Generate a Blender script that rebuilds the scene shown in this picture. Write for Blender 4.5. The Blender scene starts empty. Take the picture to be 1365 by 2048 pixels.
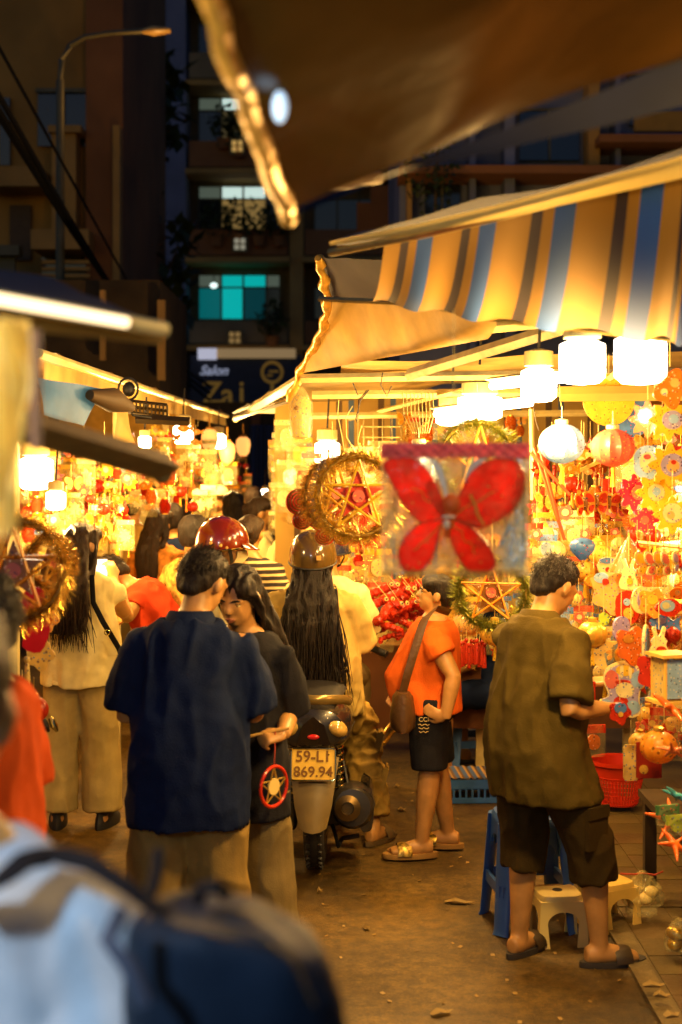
import bpy, math, random
import numpy as np
from math import sin, cos, pi, radians as rad
from mathutils import Vector as V, Matrix as M, noise
random.seed(7)
S = bpy.context.scene
COL = S.collection
# ---------------------------------------------------------------- camera, sky, exposure
F, CH, HY, CX = 2844.0, 1.95, 910.0, 682.5        # focal length in photo pixels, eye height, horizon row, centre column
cam = bpy.data.cameras.new('camera'); cam_o = bpy.data.objects.new('camera', cam); COL.objects.link(cam_o)
cam.sensor_fit = 'VERTICAL'; cam.sensor_height = 36; cam.sensor_width = 24; cam.lens = 50
cam.shift_y = -(1024 - HY) / 2048
cam_o.location = (0, 0, CH); cam_o.rotation_euler = (pi / 2, 0, 0)
cam.clip_start = .05; cam.clip_end = 600
cam.dof.use_dof = True; cam.dof.focus_distance = 6.6; cam.dof.aperture_fstop = 2.2
S.camera = cam_o
W = bpy.data.worlds.new('World'); S.world = W; W.use_nodes = True
nt = W.node_tree; bg = nt.nodes['Background']
sky = nt.nodes.new('ShaderNodeTexSky'); sky.sky_type = 'NISHITA'; sky.sun_disc = False
sky.sun_elevation = rad(1.6); sky.sun_rotation = rad(200)
tint = nt.nodes.new('ShaderNodeMix'); tint.data_type = 'RGBA'; tint.blend_type = 'MULTIPLY'; tint.inputs[0].default_value = 1
nt.links.new(sky.outputs[0], tint.inputs[6]); tint.inputs[7].default_value = (.22, .42, 1, 1)      # deep blue of a city night
nt.links.new(tint.outputs[2], bg.inputs[0]); bg.inputs[1].default_value = .14
S.view_settings.view_transform = 'Standard'; S.view_settings.look = 'None'
S.view_settings.exposure = 0; S.view_settings.gamma = 1; S.view_settings.use_curve_mapping = False
S.cycles.max_bounces = 6; S.cycles.diffuse_bounces = 3; S.cycles.glossy_bounces = 3
S.cycles.transparent_max_bounces = 12; S.cycles.sample_clamp_indirect = 4
S.cycles.caustics_reflective = False; S.cycles.caustics_refractive = False
WARM = (1, .57, .16)

def at(px, py, d):
    """a point of the place: d metres down the lane, found from where the photograph shows it"""
    return V(((px - CX) * d / F, d, CH - (py - HY) * d / F))
def ppm(d): return F / d

# ---------------------------------------------------------------- materials
MATS = {}
def mat(name, col, rough=.6, metal=0, var=.15, scale=6, bump=0, bscale=60, emit=0, alpha=1, coat=0, sheen=0, trans=0, spec=.5, stretch=None, ecol=None, vary=0):
    if name in MATS: return MATS[name]
    if not emit and col[2] < col[0] and max(col) > .03: col = (col[0], col[1] * .95, col[2] * .5)
    m = bpy.data.materials.new(name); m.use_nodes = True; MATS[name] = m
    n = m.node_tree.nodes; l = m.node_tree.links; p = n['Principled BSDF']
    p.inputs['Roughness'].default_value = rough; p.inputs['Metallic'].default_value = metal
    p.inputs['Specular IOR Level'].default_value = spec
    p.inputs['Coat Weight'].default_value = coat; p.inputs['Sheen Weight'].default_value = sheen
    p.inputs['Alpha'].default_value = alpha; p.inputs['Transmission Weight'].default_value = trans
    tc = n.new('ShaderNodeTexCoord'); mp = n.new('ShaderNodeMapping')
    l.new(tc.outputs['Object'], mp.inputs[0])
    if stretch: mp.inputs['Scale'].default_value = stretch
    nz = n.new('ShaderNodeTexNoise'); nz.inputs['Scale'].default_value = scale; nz.inputs['Detail'].default_value = 5
    l.new(mp.outputs[0], nz.inputs['Vector'])
    r = n.new('ShaderNodeValToRGB'); r.color_ramp.elements[0].position = .3; r.color_ramp.elements[1].position = .7
    r.color_ramp.elements[0].color = [max(0, c * (1 - var)) for c in col] + [1]
    r.color_ramp.elements[1].color = [min(1, c * (1 + var)) for c in col] + [1]
    l.new(nz.outputs['Fac'], r.inputs[0]); out = r.outputs[0]
    if vary:
        oi = n.new('ShaderNodeObjectInfo'); hs = n.new('ShaderNodeHueSaturation')
        mr = n.new('ShaderNodeMapRange'); mr.inputs[3].default_value = .5 - vary; mr.inputs[4].default_value = .5 + vary
        l.new(oi.outputs['Random'], mr.inputs[0]); l.new(mr.outputs[0], hs.inputs['Hue']); l.new(out, hs.inputs['Color']); out = hs.outputs[0]
    l.new(out, p.inputs['Base Color'])
    if bump:
        b = n.new('ShaderNodeTexNoise'); b.inputs['Scale'].default_value = bscale; b.inputs['Detail'].default_value = 4
        l.new(mp.outputs[0], b.inputs['Vector'])
        bn = n.new('ShaderNodeBump'); bn.inputs['Strength'].default_value = bump; bn.inputs['Distance'].default_value = .02
        l.new(b.outputs['Fac'], bn.inputs['Height']); l.new(bn.outputs[0], p.inputs['Normal'])
    if emit:
        p.inputs['Emission Color'].default_value = list(ecol or col) + [1]; p.inputs['Emission Strength'].default_value = emit
    return m
def film(name, col=(.9, .9, .9), dens=.3, rough=.12, wr=25, bump=.6):
    """crinkled clear plastic"""
    if name in MATS: return MATS[name]
    m = mat(name, col, rough, var=.05, bump=bump, bscale=wr, spec=.8)
    n = m.node_tree.nodes; l = m.node_tree.links; p = n['Principled BSDF']
    nz = n.new('ShaderNodeTexNoise'); nz.inputs['Scale'].default_value = wr * .7; nz.inputs['Detail'].default_value = 6
    mr = n.new('ShaderNodeMapRange'); mr.inputs[1].default_value = .35; mr.inputs[2].default_value = .75
    mr.inputs[3].default_value = dens * .4; mr.inputs[4].default_value = min(1, dens * 2.2)
    l.new(nz.outputs['Fac'], mr.inputs[0]); l.new(mr.outputs[0], p.inputs['Alpha'])
    return m
def glowing(name, col, strength):
    return mat(name, col, .5, emit=strength, var=.02)
def thin(name, col, rough=.7, tr=.5, var=.1, **k):
    """cloth or paper thin enough to let lamp light through"""
    if name in MATS: return MATS[name]
    m = mat(name, col, rough, var=var, **k); n = m.node_tree.nodes; l = m.node_tree.links
    p = n['Principled BSDF']; t = n.new('ShaderNodeBsdfTranslucent'); mx = n.new('ShaderNodeMixShader')
    src = p.inputs['Base Color'].links[0].from_socket
    l.new(src, t.inputs[0]); mx.inputs[0].default_value = tr
    l.new(p.outputs[0], mx.inputs[1]); l.new(t.outputs[0], mx.inputs[2]); l.new(mx.outputs[0], n['Material Output'].inputs[0])
    return m
def striped(name, cols, count, axis='X', rough=.8, tr=.4):
    """printed or woven stripes across the UV of a cloth"""
    m = thin(name, (.5, .5, .5), rough, tr); n = m.node_tree.nodes; l = m.node_tree.links
    uv = n.new('ShaderNodeUVMap'); sp = n.new('ShaderNodeSeparateXYZ'); l.new(uv.outputs[0], sp.inputs[0])
    a = n.new('ShaderNodeMath'); a.operation = 'MULTIPLY'; a.inputs[1].default_value = count; l.new(sp.outputs[axis], a.inputs[0])
    b = n.new('ShaderNodeMath'); b.operation = 'FRACT'; l.new(a.outputs[0], b.inputs[0])
    r = n.new('ShaderNodeValToRGB'); r.color_ramp.interpolation = 'CONSTANT'; l.new(b.outputs[0], r.inputs[0])
    e = r.color_ramp.elements
    while len(e) < len(cols): e.new(.5)
    for k, (pos, c) in enumerate(cols): e[k].position = pos; e[k].color = list(c) + [1]
    p = n['Principled BSDF']; t = [x for x in n if x.type == 'BSDF_TRANSLUCENT'][0]
    l.new(r.outputs[0], p.inputs['Base Color']); l.new(r.outputs[0], t.inputs[0])
    return m

# ---------------------------------------------------------------- meshes
class MB:
    def __init__(s): s.v = []; s.f = []; s.uv = None
    def add(s, vs, fs):
        o = len(s.v); s.v += [V(v) for v in vs]; s.f += [tuple(i + o for i in f) for f in fs]; return s
    def box(s, c, d, R=None, taper=1):
        x, y, z = d[0] / 2, d[1] / 2, d[2] / 2
        vs = [V((a * x * (taper if k > 0 else 1), b * y * (taper if k > 0 else 1), k * z)) for k in (-1, 1) for a, b in ((-1, -1), (1, -1), (1, 1), (-1, 1))]
        if R: vs = [R @ v for v in vs]
        return s.add([v + V(c) for v in vs], [(3, 2, 1, 0), (4, 5, 6, 7), (0, 1, 5, 4), (1, 2, 6, 5), (2, 3, 7, 6), (3, 0, 4, 7)])
    def loft(s, pts, rads, ref=(1, 0, 0), seg=14, cap=True, closed=False):
        pts = [V(p) for p in pts]; n = len(pts); vs = []; fs = []
        for i, p in enumerate(pts):
            if closed: t = pts[(i + 1) % n] - pts[i - 1]
            else: t = pts[min(i + 1, n - 1)] - pts[max(i - 1, 0)]
            if t.length < 1e-7: t = V((0, 0, 1))
            t.normalize(); r = rads[i] if isinstance(rads, list) else rads
            rx, ry = r if isinstance(r, tuple) else (r, r)
            u = V(ref) - t * t.dot(V(ref))
            if u.length < 1e-3: u = t.orthogonal()
            u.normalize(); w = t.cross(u)
            vs += [p + u * (rx * cos(2 * pi * k / seg)) + w * (ry * sin(2 * pi * k / seg)) for k in range(seg)]
        for i in range(n if closed else n - 1):
            a, b = i * seg, ((i + 1) % n) * seg
            fs += [(a + k, a + (k + 1) % seg, b + (k + 1) % seg, b + k) for k in range(seg)]
        if cap and not closed: fs += [tuple(range(seg - 1, -1, -1)), tuple(range((n - 1) * seg, n * seg))]
        return s.add(vs, fs)
    def rings(s, rings, cap=True):
        """explicit rings of equal length"""
        seg = len(rings[0]); vs = [v for r in rings for v in r]; fs = []
        for i in range(len(rings) - 1):
            a, b = i * seg, (i + 1) * seg
            fs += [(a + k, a + (k + 1) % seg, b + (k + 1) % seg, b + k) for k in range(seg)]
        if cap: fs += [tuple(range(seg - 1, -1, -1)), tuple(range((len(rings) - 1) * seg, len(rings) * seg))]
        return s.add(vs, fs)
    def tube(s, pts, r=.005, seg=6, closed=False): return s.loft(pts, r, (.31, .22, .9), seg, closed=closed)
    def ell(s, c, r, R=None, seg=14, rn=9, z0=-1, z1=1):
        c = V(c); rr = []
        for i in range(rn):
            a = -pi / 2 + pi * (i + .02) / (rn - .96)
            rr.append([c + (R @ q if R else q) for q in (V((r[0] * cos(a) * cos(2 * pi * k / seg), r[1] * cos(a) * sin(2 * pi * k / seg), r[2] * sin(a))) for k in range(seg))])
        return s.rings(rr)
    def lathe(s, prof, c=(0, 0, 0), seg=16, R=None, sx=1, sy=1, cap=True):
        c = V(c); rr = []
        for r, z in prof:
            rr.append([c + (R @ q if R else q) for q in (V((r * sx * cos(2 * pi * k / seg), r * sy * sin(2 * pi * k / seg), z)) for k in range(seg))])
        return s.rings(rr, cap)
    def prism(s, out, th, X=None):
        """outline in x,z extruded along y"""
        n = len(out); vs = [V((x, -th / 2, z)) for x, z in out] + [V((x, th / 2, z)) for x, z in out]
        if X: vs = [X @ v for v in vs]
        return s.add(vs, [tuple(range(n)), tuple(range(2 * n - 1, n - 1, -1))] + [(i, i + n, (i + 1) % n + n, (i + 1) % n) for i in range(n)])
    def sheet(s, fn, nu, nv):
        vs = [fn(i / nu, j / nv) for j in range(nv + 1) for i in range(nu + 1)]
        fs = [(j * (nu + 1) + i, j * (nu + 1) + i + 1, (j + 1) * (nu + 1) + i + 1, (j + 1) * (nu + 1) + i) for j in range(nv) for i in range(nu)]
        s.uv = (nu, nv); return s.add(vs, fs)
    def mesh(s, name, m=None, smooth=True):
        me = bpy.data.meshes.new(name); me.from_pydata([tuple(v) for v in s.v], [], s.f); me.update()
        if smooth:
            me.polygons.foreach_set('use_smooth', [True] * len(me.polygons))
            try: me.set_sharp_from_angle(angle=rad(42))
            except Exception: pass
        if s.uv:
            nu, nv = s.uv; u = me.uv_layers.new(name='UVMap')
            for lp in me.loops:
                i = lp.vertex_index; u.data[lp.index].uv = ((i % (nu + 1)) / nu, (i // (nu + 1)) / nv)
        if m: me.materials.append(m)
        return me
    def build(s, name, m, parent=None, smooth=True, loc=None):
        o = bpy.data.objects.new(name, s.mesh(name, m, smooth)); COL.objects.link(o)
        if parent: o.parent = parent
        if loc is not None: o.location = loc
        return o
def tag(o, label=None, cat=None, group=None, kind=None):
    if label and len(label.split()) > 16: print('LONG', len(label.split()), label)
    for k, v in (('label', label), ('category', cat), ('group', group), ('kind', kind)):
        if v: o[k] = v
    return o
def empty(name, label, cat, loc=(0, 0, 0), rz=0, group=None):
    o = bpy.data.objects.new(name, None); COL.objects.link(o); o.location = loc; o.rotation_euler = (0, 0, rz); o.empty_display_size = .05
    return tag(o, label, cat, group)
def copy_tree(o, parent=None):
    c = o.copy(); COL.objects.link(c); c.parent = parent
    for ch in list(o.children): copy_tree(ch, c)
    return c
BAKE = []
def organic(o, vox, smooth=3, amp=0, nscale=(8, 8, 3), nseed=0, amp2=0):
    """fuse the overlapping lofts of o into one skin, then fold it a little"""
    BAKE.append((o, vox, smooth, amp, nscale, nseed, amp2)); return o
def bake_all():
    """each in a scene of its own, so one evaluation never waits for the rest"""
    todo = list(BAKE); BAKE.clear(); out = []
    for o, vox, sm, amp, ns, sd, amp2 in todo:
        md = o.modifiers.new('fuse', 'REMESH'); md.mode = 'VOXEL'; md.voxel_size = vox; md.use_smooth_shade = True
        me = bpy.data.meshes.new_from_object(o.evaluated_get(bpy.context.evaluated_depsgraph_get()))
        o.modifiers.clear(); mats = list(o.data.materials); old = o.data; o.data = me; me.materials.clear()
        for m in mats: me.materials.append(m)
        me.name = o.name; bpy.data.meshes.remove(old)
        if sm:
            nv = len(me.vertices); co = np.empty(nv * 3, np.float32); me.vertices.foreach_get('co', co); co = co.reshape(-1, 3)
            ed = np.empty(len(me.edges) * 2, np.int32); me.edges.foreach_get('vertices', ed); ed = ed.reshape(-1, 2)
            a = np.concatenate([ed[:, 0], ed[:, 1]]); b = np.concatenate([ed[:, 1], ed[:, 0]]); cnt = np.maximum(1, np.bincount(a, minlength=nv))[:, None]
            for _ in range(sm):
                co = co * .5 + .5 * np.stack([np.bincount(a, co[b, k], nv) for k in range(3)], 1) / cnt
            me.vertices.foreach_set('co', co.astype(np.float32).ravel()); me.update()
        if amp:
            off = V((sd * 3.1, sd * 1.7, sd * .9))
            nv = len(me.vertices); co = np.empty(nv * 3, np.float32); no = np.empty(nv * 3, np.float32)
            me.vertices.foreach_get('co', co); me.vertices.foreach_get('normal', no); co = co.reshape(-1, 3); no = no.reshape(-1, 3); h = np.zeros((nv, 1), np.float32)
            for i in range(nv):
                c = V(co[i].tolist()); q = V((c.x * ns[0], c.y * ns[1], c.z * ns[2])) + off
                q += V((noise.noise(c * 4 + off), noise.noise(c * 4 - off), 0)) * .5
                d = max(-.35, 1 - abs(noise.noise(q)) * 2.4)
                h[i] = amp * (d - .4) + (amp2 * noise.noise(c * 22 + off) if amp2 else 0)
            me.vertices.foreach_set('co', (co + no * h).ravel())
        me.polygons.foreach_set('use_smooth', [True] * len(me.polygons)); me.update()
def text_mesh(body, size, depth=.002, font_shear=0, bold=0, align='CENTER'):
    cu = bpy.data.curves.new('lettering', 'FONT'); cu.body = body; cu.size = size; cu.extrude = depth; cu.align_x = align; cu.align_y = 'CENTER'
    cu.shear = font_shear; cu.offset = bold; cu.resolution_u = 3
    o = bpy.data.objects.new('lettering', cu); COL.objects.link(o)
    me = bpy.data.meshes.new_from_object(o.evaluated_get(bpy.context.evaluated_depsgraph_get()))
    bpy.data.objects.remove(o); return me
def lettering(body, size, m, parent, M4, name='lettering', **k):
    me = text_mesh(body, size, **k); me.transform(M4); me.materials.clear(); me.materials.append(m)
    o = bpy.data.objects.new(name, me); COL.objects.link(o); o.parent = parent; return o
FACE = M.Rotation(pi / 2, 4, 'X')            # lettering upright, read from the camera side
# ---------------------------------------------------------------- people
SKIN = mat('skin', (.44, .235, .13), .45, var=.24, scale=11, bump=.05, bscale=180)
HAIR = mat('dark_hair', (.010, .006, .004), .5, var=.5, scale=30, stretch=(3, 3, .25), bump=.5, bscale=90, spec=.3)
BROWNHAIR = mat('brown_hair', (.022, .011, .005), .5, var=.5, scale=30, stretch=(3, 3, .25), bump=.5, bscale=90, spec=.3)
EYEW = mat('eye_white', (.7, .66, .6), .2); EYED = mat('eye_dark', (.01, .007, .005), .15); LIP = mat('lip', (.3, .1, .08), .4)
def lerp(a, b, t): return a + (b - a) * t
def interp(tab, z):
    tab = sorted(tab)
    if z <= tab[0][0]: return tab[0][1:]
    for a, b in zip(tab, tab[1:]):
        if z <= b[0]:
            t = (z - a[0]) / (b[0] - a[0]); return tuple(lerp(a[i], b[i], t) for i in range(1, len(a)))
    return tab[-1][1:]
TORSO = [(.77, .145, .105, 0), (.86, .165, .115, -.005), (.93, .150, .105, 0), (1.02, .135, .095, .005), (1.12, .148, .105, .005), (1.22, .163, .112, 0), (1.30, .155, .095, -.008), (1.345, .105, .07, -.01), (1.385, .06, .058, -.008)]
class Person:
    def __init__(s, label, px, d, yaw=0, H=1.62, wide=1, fat=1, pitch=0, roll=0, twist=0, head=(0, 0, 0), arms=None, legs=None, pelvis=None, group=None, vox=.009, skin=SKIN, z=0, hands=None, cat='person'):
        s.k = H / 1.62; k = s.k; s.wide = wide; s.fat = fat; s.vox = vox; s.seed = random.random() * 50; s.skin = skin
        s.Ri = M.Rotation(-rad(yaw), 3, 'Z')
        p0 = V((0, 0, .90 * k)); p1 = p0 if pelvis is None else s.Ri @ V(pelvis)
        s.p0, s.p1 = p0, p1
        s.U = M.Translation(p1) @ M.Rotation(rad(twist), 4, 'Z') @ M.Rotation(-rad(pitch), 4, 'X') @ M.Rotation(rad(roll), 4, 'Y') @ M.Translation(-p0)
        nk = V((0, -.005, 1.37)) * k
        s.Hm = s.U @ M.Translation(nk) @ M.Rotation(rad(head[1]), 4, 'Z') @ M.Rotation(-rad(head[0]), 4, 'X') @ M.Rotation(rad(head[2]), 4, 'Y') @ M.Translation(-nk)
        s.arm = {}; s.leg = {}; s.hang = None
        if legs and 'R' in legs and 'L' in legs and p1.z > .7 * k and (pelvis is None or pelvis[2] > .75 * k):
            mid = s.Ri @ ((V(legs['R'][0]) + V(legs['L'][0])) / 2); hg = V((mid.x - p1.x, mid.y - p1.y, 0)); hg2 = hg
            s._h = hg2
        for sd, x in (('R', 1), ('L', -1)):
            sh = s.up(x * .163 * wide, -.008, 1.276)
            if arms and sd in arms: e, w = [s.Ri @ V(q) for q in arms[sd]]
            else: e, w = s.up(x * .225 * wide, -.02, 1.04), s.up(x * .235 * wide, .05, .80)
            s.arm[sd] = (sh, e, w)
            hp = s.up(x * .088 * wide, 0, .86)
            if legs and sd in legs: kn, an, ty = legs[sd]; kn, an = s.Ri @ V(kn), s.Ri @ V(an); ty = rad(ty - yaw)
            else: kn, an, ty = V((x * .095 * wide, .015, .46 * k)), V((x * .10 * wide, -.01, .085 * k)), rad(-8 * x)
            s.leg[sd] = (hp, kn, an, ty)
        s.hang = getattr(s, '_h', None) if abs(pitch) < 30 else None
        s.hands = hands or {}
        loc = ((px - CX) * d / F, d, z)
        b = MB(); s.body(b)
        s.o = b.build('person', skin); s.o.location = loc; s.o.rotation_euler = (0, 0, rad(yaw))
        tag(s.o, label, cat, group); organic(s.o, vox, 2)
    def up(s, x, y, z):
        q = V((x, y, z)) * s.k
        if q.z >= s.p0.z: return s.U @ q
        if s.hang is None: return q - s.p0 + s.p1
        return q - s.p0 + s.p1 + s.hang * min(1, (s.p0.z - q.z) / (s.p0.z - .45 * s.k))
    def hd(s, x, y, z): return s.Hm @ (V((x, y, z)) * s.k)
    def hR(s): return s.Hm.to_3x3()
    def tring(s, b, tab, hollow=True, seg=22):
        """torso loft from rows (z, rx, ry, yo)"""
        rr = []
        rows = sorted(tab)
        if hollow:
            z, rx, ry, yo = rows[0]; rows = [(z + .05, rx - .02, ry - .02, yo), (z + .004, rx - .02, ry - .02, yo)] + rows
        for z, rx, ry, yo in rows:
            rr.append([s.up(rx * math.copysign(abs(cos(a)) ** .85, cos(a)), yo + ry * sin(a), z) for a in (2 * pi * i / seg for i in range(seg))])
        b.rings(rr)
    def body(s, b):
        k = s.k
        tab = [(z, rx * .94 * s.wide * lerp(1, s.fat, .7), ry * .92 * s.fat, y) for z, rx, ry, y in TORSO]
        s.tring(b, tab, False)
        nk, hb = s.up(0, -.006, 1.33), s.hd(0, .0, 1.47)
        b.loft([nk, (nk + hb) / 2, hb], [(.062 * k, .062 * k), (.054 * k, .056 * k), (.054 * k, .06 * k)])
        R = s.hR()
        def E(c, r, sc=1): b.ell(s.hd(*c), [q * k * sc for q in r], R, 16, 11)
        E((0, -.004, 1.522), (.074, .092, .096)); E((0, .03, 1.47), (.060, .062, .07)); E((0, .052, 1.436), (.036, .036, .03))
        E((0, .075, 1.497), (.045, .022, .045))
        b.loft([s.hd(0, .088, 1.515), s.hd(0, .102, 1.487), s.hd(0, .106, 1.478)], [.009 * k, .015 * k, .014 * k])
        E((0, .088, 1.452), (.024, .014, .012)); E((.032, .07, 1.525), (.026, .02, .01)); E((-.032, .07, 1.525), (.026, .02, .01))
        for x in (1, -1):
            c = s.hd(x * .078, .002, 1.492); E((x * .079, -.004, 1.494), (.011, .02, .031)); E((x * .074, .003, 1.477), (.009, .012, .016))
        for sd, x in (('R', 1), ('L', -1)):
            sh, e, w = s.arm[sd]; f = lerp(1, s.fat, .6) * k
            ins = s.up(x * .09 * s.wide, -.005, 1.275)
            d1, d2 = e - sh, w - e
            b.loft([ins, sh, sh + d1 * .35, sh + d1 * .8, e, e + d2 * .25, e + d2 * .6, w], [.048 * f, .050 * f, .050 * f, .043 * f, .039 * f, .041 * f, .034 * f, (.027 * f, .022 * f)], (.2, .9, .1))
            s.hand(b, sd, x)
            hp, kn, an, ty = s.leg[sd]; d1, d2 = kn - hp, an - kn
            b.loft([hp + V((0, 0, .06)), hp, hp + d1 * .3, hp + d1 * .75, kn, kn + d2 * .3, kn + d2 * .65, an, an - V((0, 0, .03))], [.085 * f, .092 * f, .083 * f, .063 * f, .055 * f, .057 * f, .045 * f, .034 * f, .035 * f], (1, 0, 0))
            fd = V((-sin(ty), cos(ty), 0)); z = an.z - .085 * k; sx = V((cos(ty), sin(ty), 0))
            gz = lambda q, h: V((q.x, q.y, z + h))
            b.loft([gz(an - fd * .055, .045), gz(an - fd * .02, .045), gz(an + fd * .05, .042), gz(an + fd * .11, .034), gz(an + fd * .15, .028)], [(.026, .032), (.036, .042), (.036, .038), (.042, .026), (.04, .018)], tuple(sx))
            for j in range(5):
                q = an + fd * (.155 - .008 * j * (1 if True else 0)) + sx * (-x) * (.030 - .0155 * j)
                b.ell(gz(q, .027), (.011 if j else .014,) * 2 + (.011,), None, 8, 6)
    def hand(s, b, sd, x):
        k = s.k; sh, e, w = s.arm[sd]; h = s.hands.get(sd, {})
        d = (s.Ri @ V(h['d'])) if 'd' in h else (w - e)
        d = d.normalized()
        n = (s.Ri @ V(h['n'])) if 'n' in h else V((-x, 0, 0)); n = (n - d * n.dot(d))
        if n.length < .05: n = d.orthogonal()
        n.normalize(); side = d.cross(n) * (1 if sd == 'R' else 1); side.normalize()
        tside = h.get('t', 1 if sd == 'L' else -1)
        curl = h.get('curl', .45); K = .95 * k
        b.loft([w, w + d * .03 * K, w + d * .085 * K], [(.027 * K, .019 * K), (.036 * K, .017 * K), (.041 * K, .014 * K)], tuple(side))
        for j in range(4):
            L = (.072, .08, .075, .058)[j] * K; r = .0088 * K
            p = w + d * (.082 * K) + side * tside * (.030 - .020 * j) * K; ang = 0; pts = [p - d * .015 * K, p]
            for q, fr in enumerate((.45, .32, .23)):
                ang += curl * (1.0, 1.15, .8)[q]
                p = p + (d * cos(ang) + n * sin(ang)) * L * fr; pts.append(p)
            b.loft(pts, [r, r, r * .98, r * .9, r * .75], tuple(side), 8)
        p = w + d * .02 * K + side * tside * .022 * K
        q1 = p + (d * .6 + side * tside * .7 + n * .35).normalized() * .04 * K
        q2 = q1 + (d * .85 + side * tside * (.35 - curl * .5) + n * (.2 + curl * .4)).normalized() * .032 * K
        q3 = q2 + (d * .9 + side * tside * (-curl * .4) + n * curl * .5).normalized() * .024 * K
        b.loft([p, q1, q2, q3], [.014 * K, .0125 * K, .0105 * K, .008 * K], tuple(n), 8)
        s.palm = {**getattr(s, 'palm', {}), sd: (w + d * .075 * K + n * .025 * K)}
    def part(s, name, b, m, vox=None, sm=3, amp=0, ns=(8, 8, 3), amp2=0):
        o = b.build(name, m, s.o)
        if vox != 0: organic(o, vox or s.vox * 1.1, sm, amp, ns, s.seed, amp2)
        return o
    def face(s):
        k = s.k
        for x in (1, -1):
            b = MB(); b.ell(s.hd(x * .031, .079, 1.508), (.013 * k, .008 * k, .0065 * k), s.hR(), 10, 7); b.build('eye', EYEW, s.o)
            b = MB(); b.ell(s.hd(x * .031, .0845, 1.508), (.0058 * k, .0045 * k, .0058 * k), s.hR(), 10, 7); b.build('pupil', EYED, s.o)
            b = MB(); b.loft([s.hd(x * .013, .092, 1.526), s.hd(x * .032, .091, 1.531), s.hd(x * .05, .078, 1.525)], [.003, .0042, .002], (0, 0, 1), 6); b.build('eyebrow', HAIR, s.o)
            b = MB(); b.loft([s.hd(x * .016, .083, 1.512), s.hd(x * .031, .0885, 1.5165), s.hd(x * .046, .079, 1.512)], [.0018, .0024, .0012], (0, 0, 1), 6); b.build('eyelid', HAIR, s.o)
        b = MB(); b.loft([s.hd(-.022, .093, 1.452), s.hd(-.008, .1015, 1.456), s.hd(.008, .1015, 1.456), s.hd(.022, .093, 1.452)], [.002, .0055, .0055, .002], (0, 0, 1), 8)
        b.loft([s.hd(-.018, .094, 1.449), s.hd(0, .1015, 1.445), s.hd(.018, .094, 1.449)], [.002, .006, .002], (0, 0, 1), 8); b.build('mouth', LIP, s.o)
    def tufts(s, o, m, n=1500, back=1):
        b = MB(); k = s.k
        for i in range(n):
            a = random.uniform(0, 2 * pi); u = random.uniform(-.75, .98); e = (1 - u * u) ** .5
            if u < .25 and sin(a) > -.25 + u * 2: continue
            q = V((e * cos(a), e * sin(a), u)); c0 = (.086 * q.x, -.018 + .098 * q.y, 1.534 + .094 * q.z)
            g = (V((0, .35, .75)) if u > .55 else V((0, 0, 1))); dn = -(g - q * g.dot(q)); dn += V((random.gauss(0, .25), random.gauss(0, .25), random.gauss(0, .25)))
            if u > .55: dn = -dn if random.random() < .5 else dn
            dn.normalize(); L = random.uniform(.018, .04); sd = dn.cross(q).normalized() * .0016
            P = [V(c0) - q * .004, V(c0) + dn * L * .6 + q * .004, V(c0) + dn * L - q * .003]
            w = [s.hd(*(P[0] - sd)), s.hd(*(P[0] + sd)), s.hd(*(P[1] + sd * .8)), s.hd(*(P[1] - sd * .8)), s.hd(*P[2])]
            b.add(w, [(0, 1, 2, 3), (3, 2, 4)])
        b.build('hair_strands', m, o)
    def hair(s, kind='short', m=None, length=.5, wid=.1, name='hair', strands=90, side=0, dy=0):
        m = m or HAIR; b = MB(); k = s.k; R = s.hR()
        def E(c, r): b.ell(s.hd(*c), [q * k for q in r], R, 16, 11)
        E((0, -.017, 1.536), (.083, .094, .092)); E((0, -.05, 1.498), (.074, .052, .062))
        if kind == 'short':
            E((0, .03, 1.588), (.06, .05, .036)); E((0, -.062, 1.462), (.055, .03, .035))
            o = s.part(name, b, m, .008 if s.vox < .012 else .013, 2, .004, (30, 30, 14), .002)
            if s.vox < .012: s.tufts(o, m)
            return o
        for x in (1, -1): E((x * .045, .035, 1.565), (.042, .055, .042))
        E((0, .02, 1.583), (.06, .06, .04))
        if kind == 'bun':
            E((0, -.10, 1.53), (.05, .048, .048)); E((0, -.06, 1.47), (.06, .04, .05))
            return s.part(name, b, m, .008 if s.vox < .012 else .013, 1, .006, (30, 30, 14), .002)
        top = s.hd(0, -.065, 1.51); n = 8; pts = []; rr = []
        end = top + V((0, 0, -length)) + s.Ri @ V((side, 0, 0)); end.y = s.up(0, -.17, 1.2).y + dy; 
        for i in range(n + 1):
            t = i / n; p = top.lerp(end, t); p.y = lerp(top.y, end.y, min(1, t * 2.2)) - .015 * sin(t * pi); pts.append(p)
            rr.append((lerp(.075, wid, min(1, t * 1.8)) * k * (1 if t < .8 else 1 - (t - .8) * 1.2), .045 * k * (1 - .45 * t)))
        b.loft(pts, rr)
        for x in (1, -1):
            b.loft([s.hd(x * .066, .03, 1.56), s.hd(x * .080, .005, 1.49), s.up(x * .07, -.08, 1.36), pts[3] + V((x * wid * .5, 0, 0))], [.02, .02, .024, .03])
        o = s.part(name, b, m, .009 if s.vox < .012 else .014, 2, .012, (34, 20, 2.5), .003)
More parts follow.
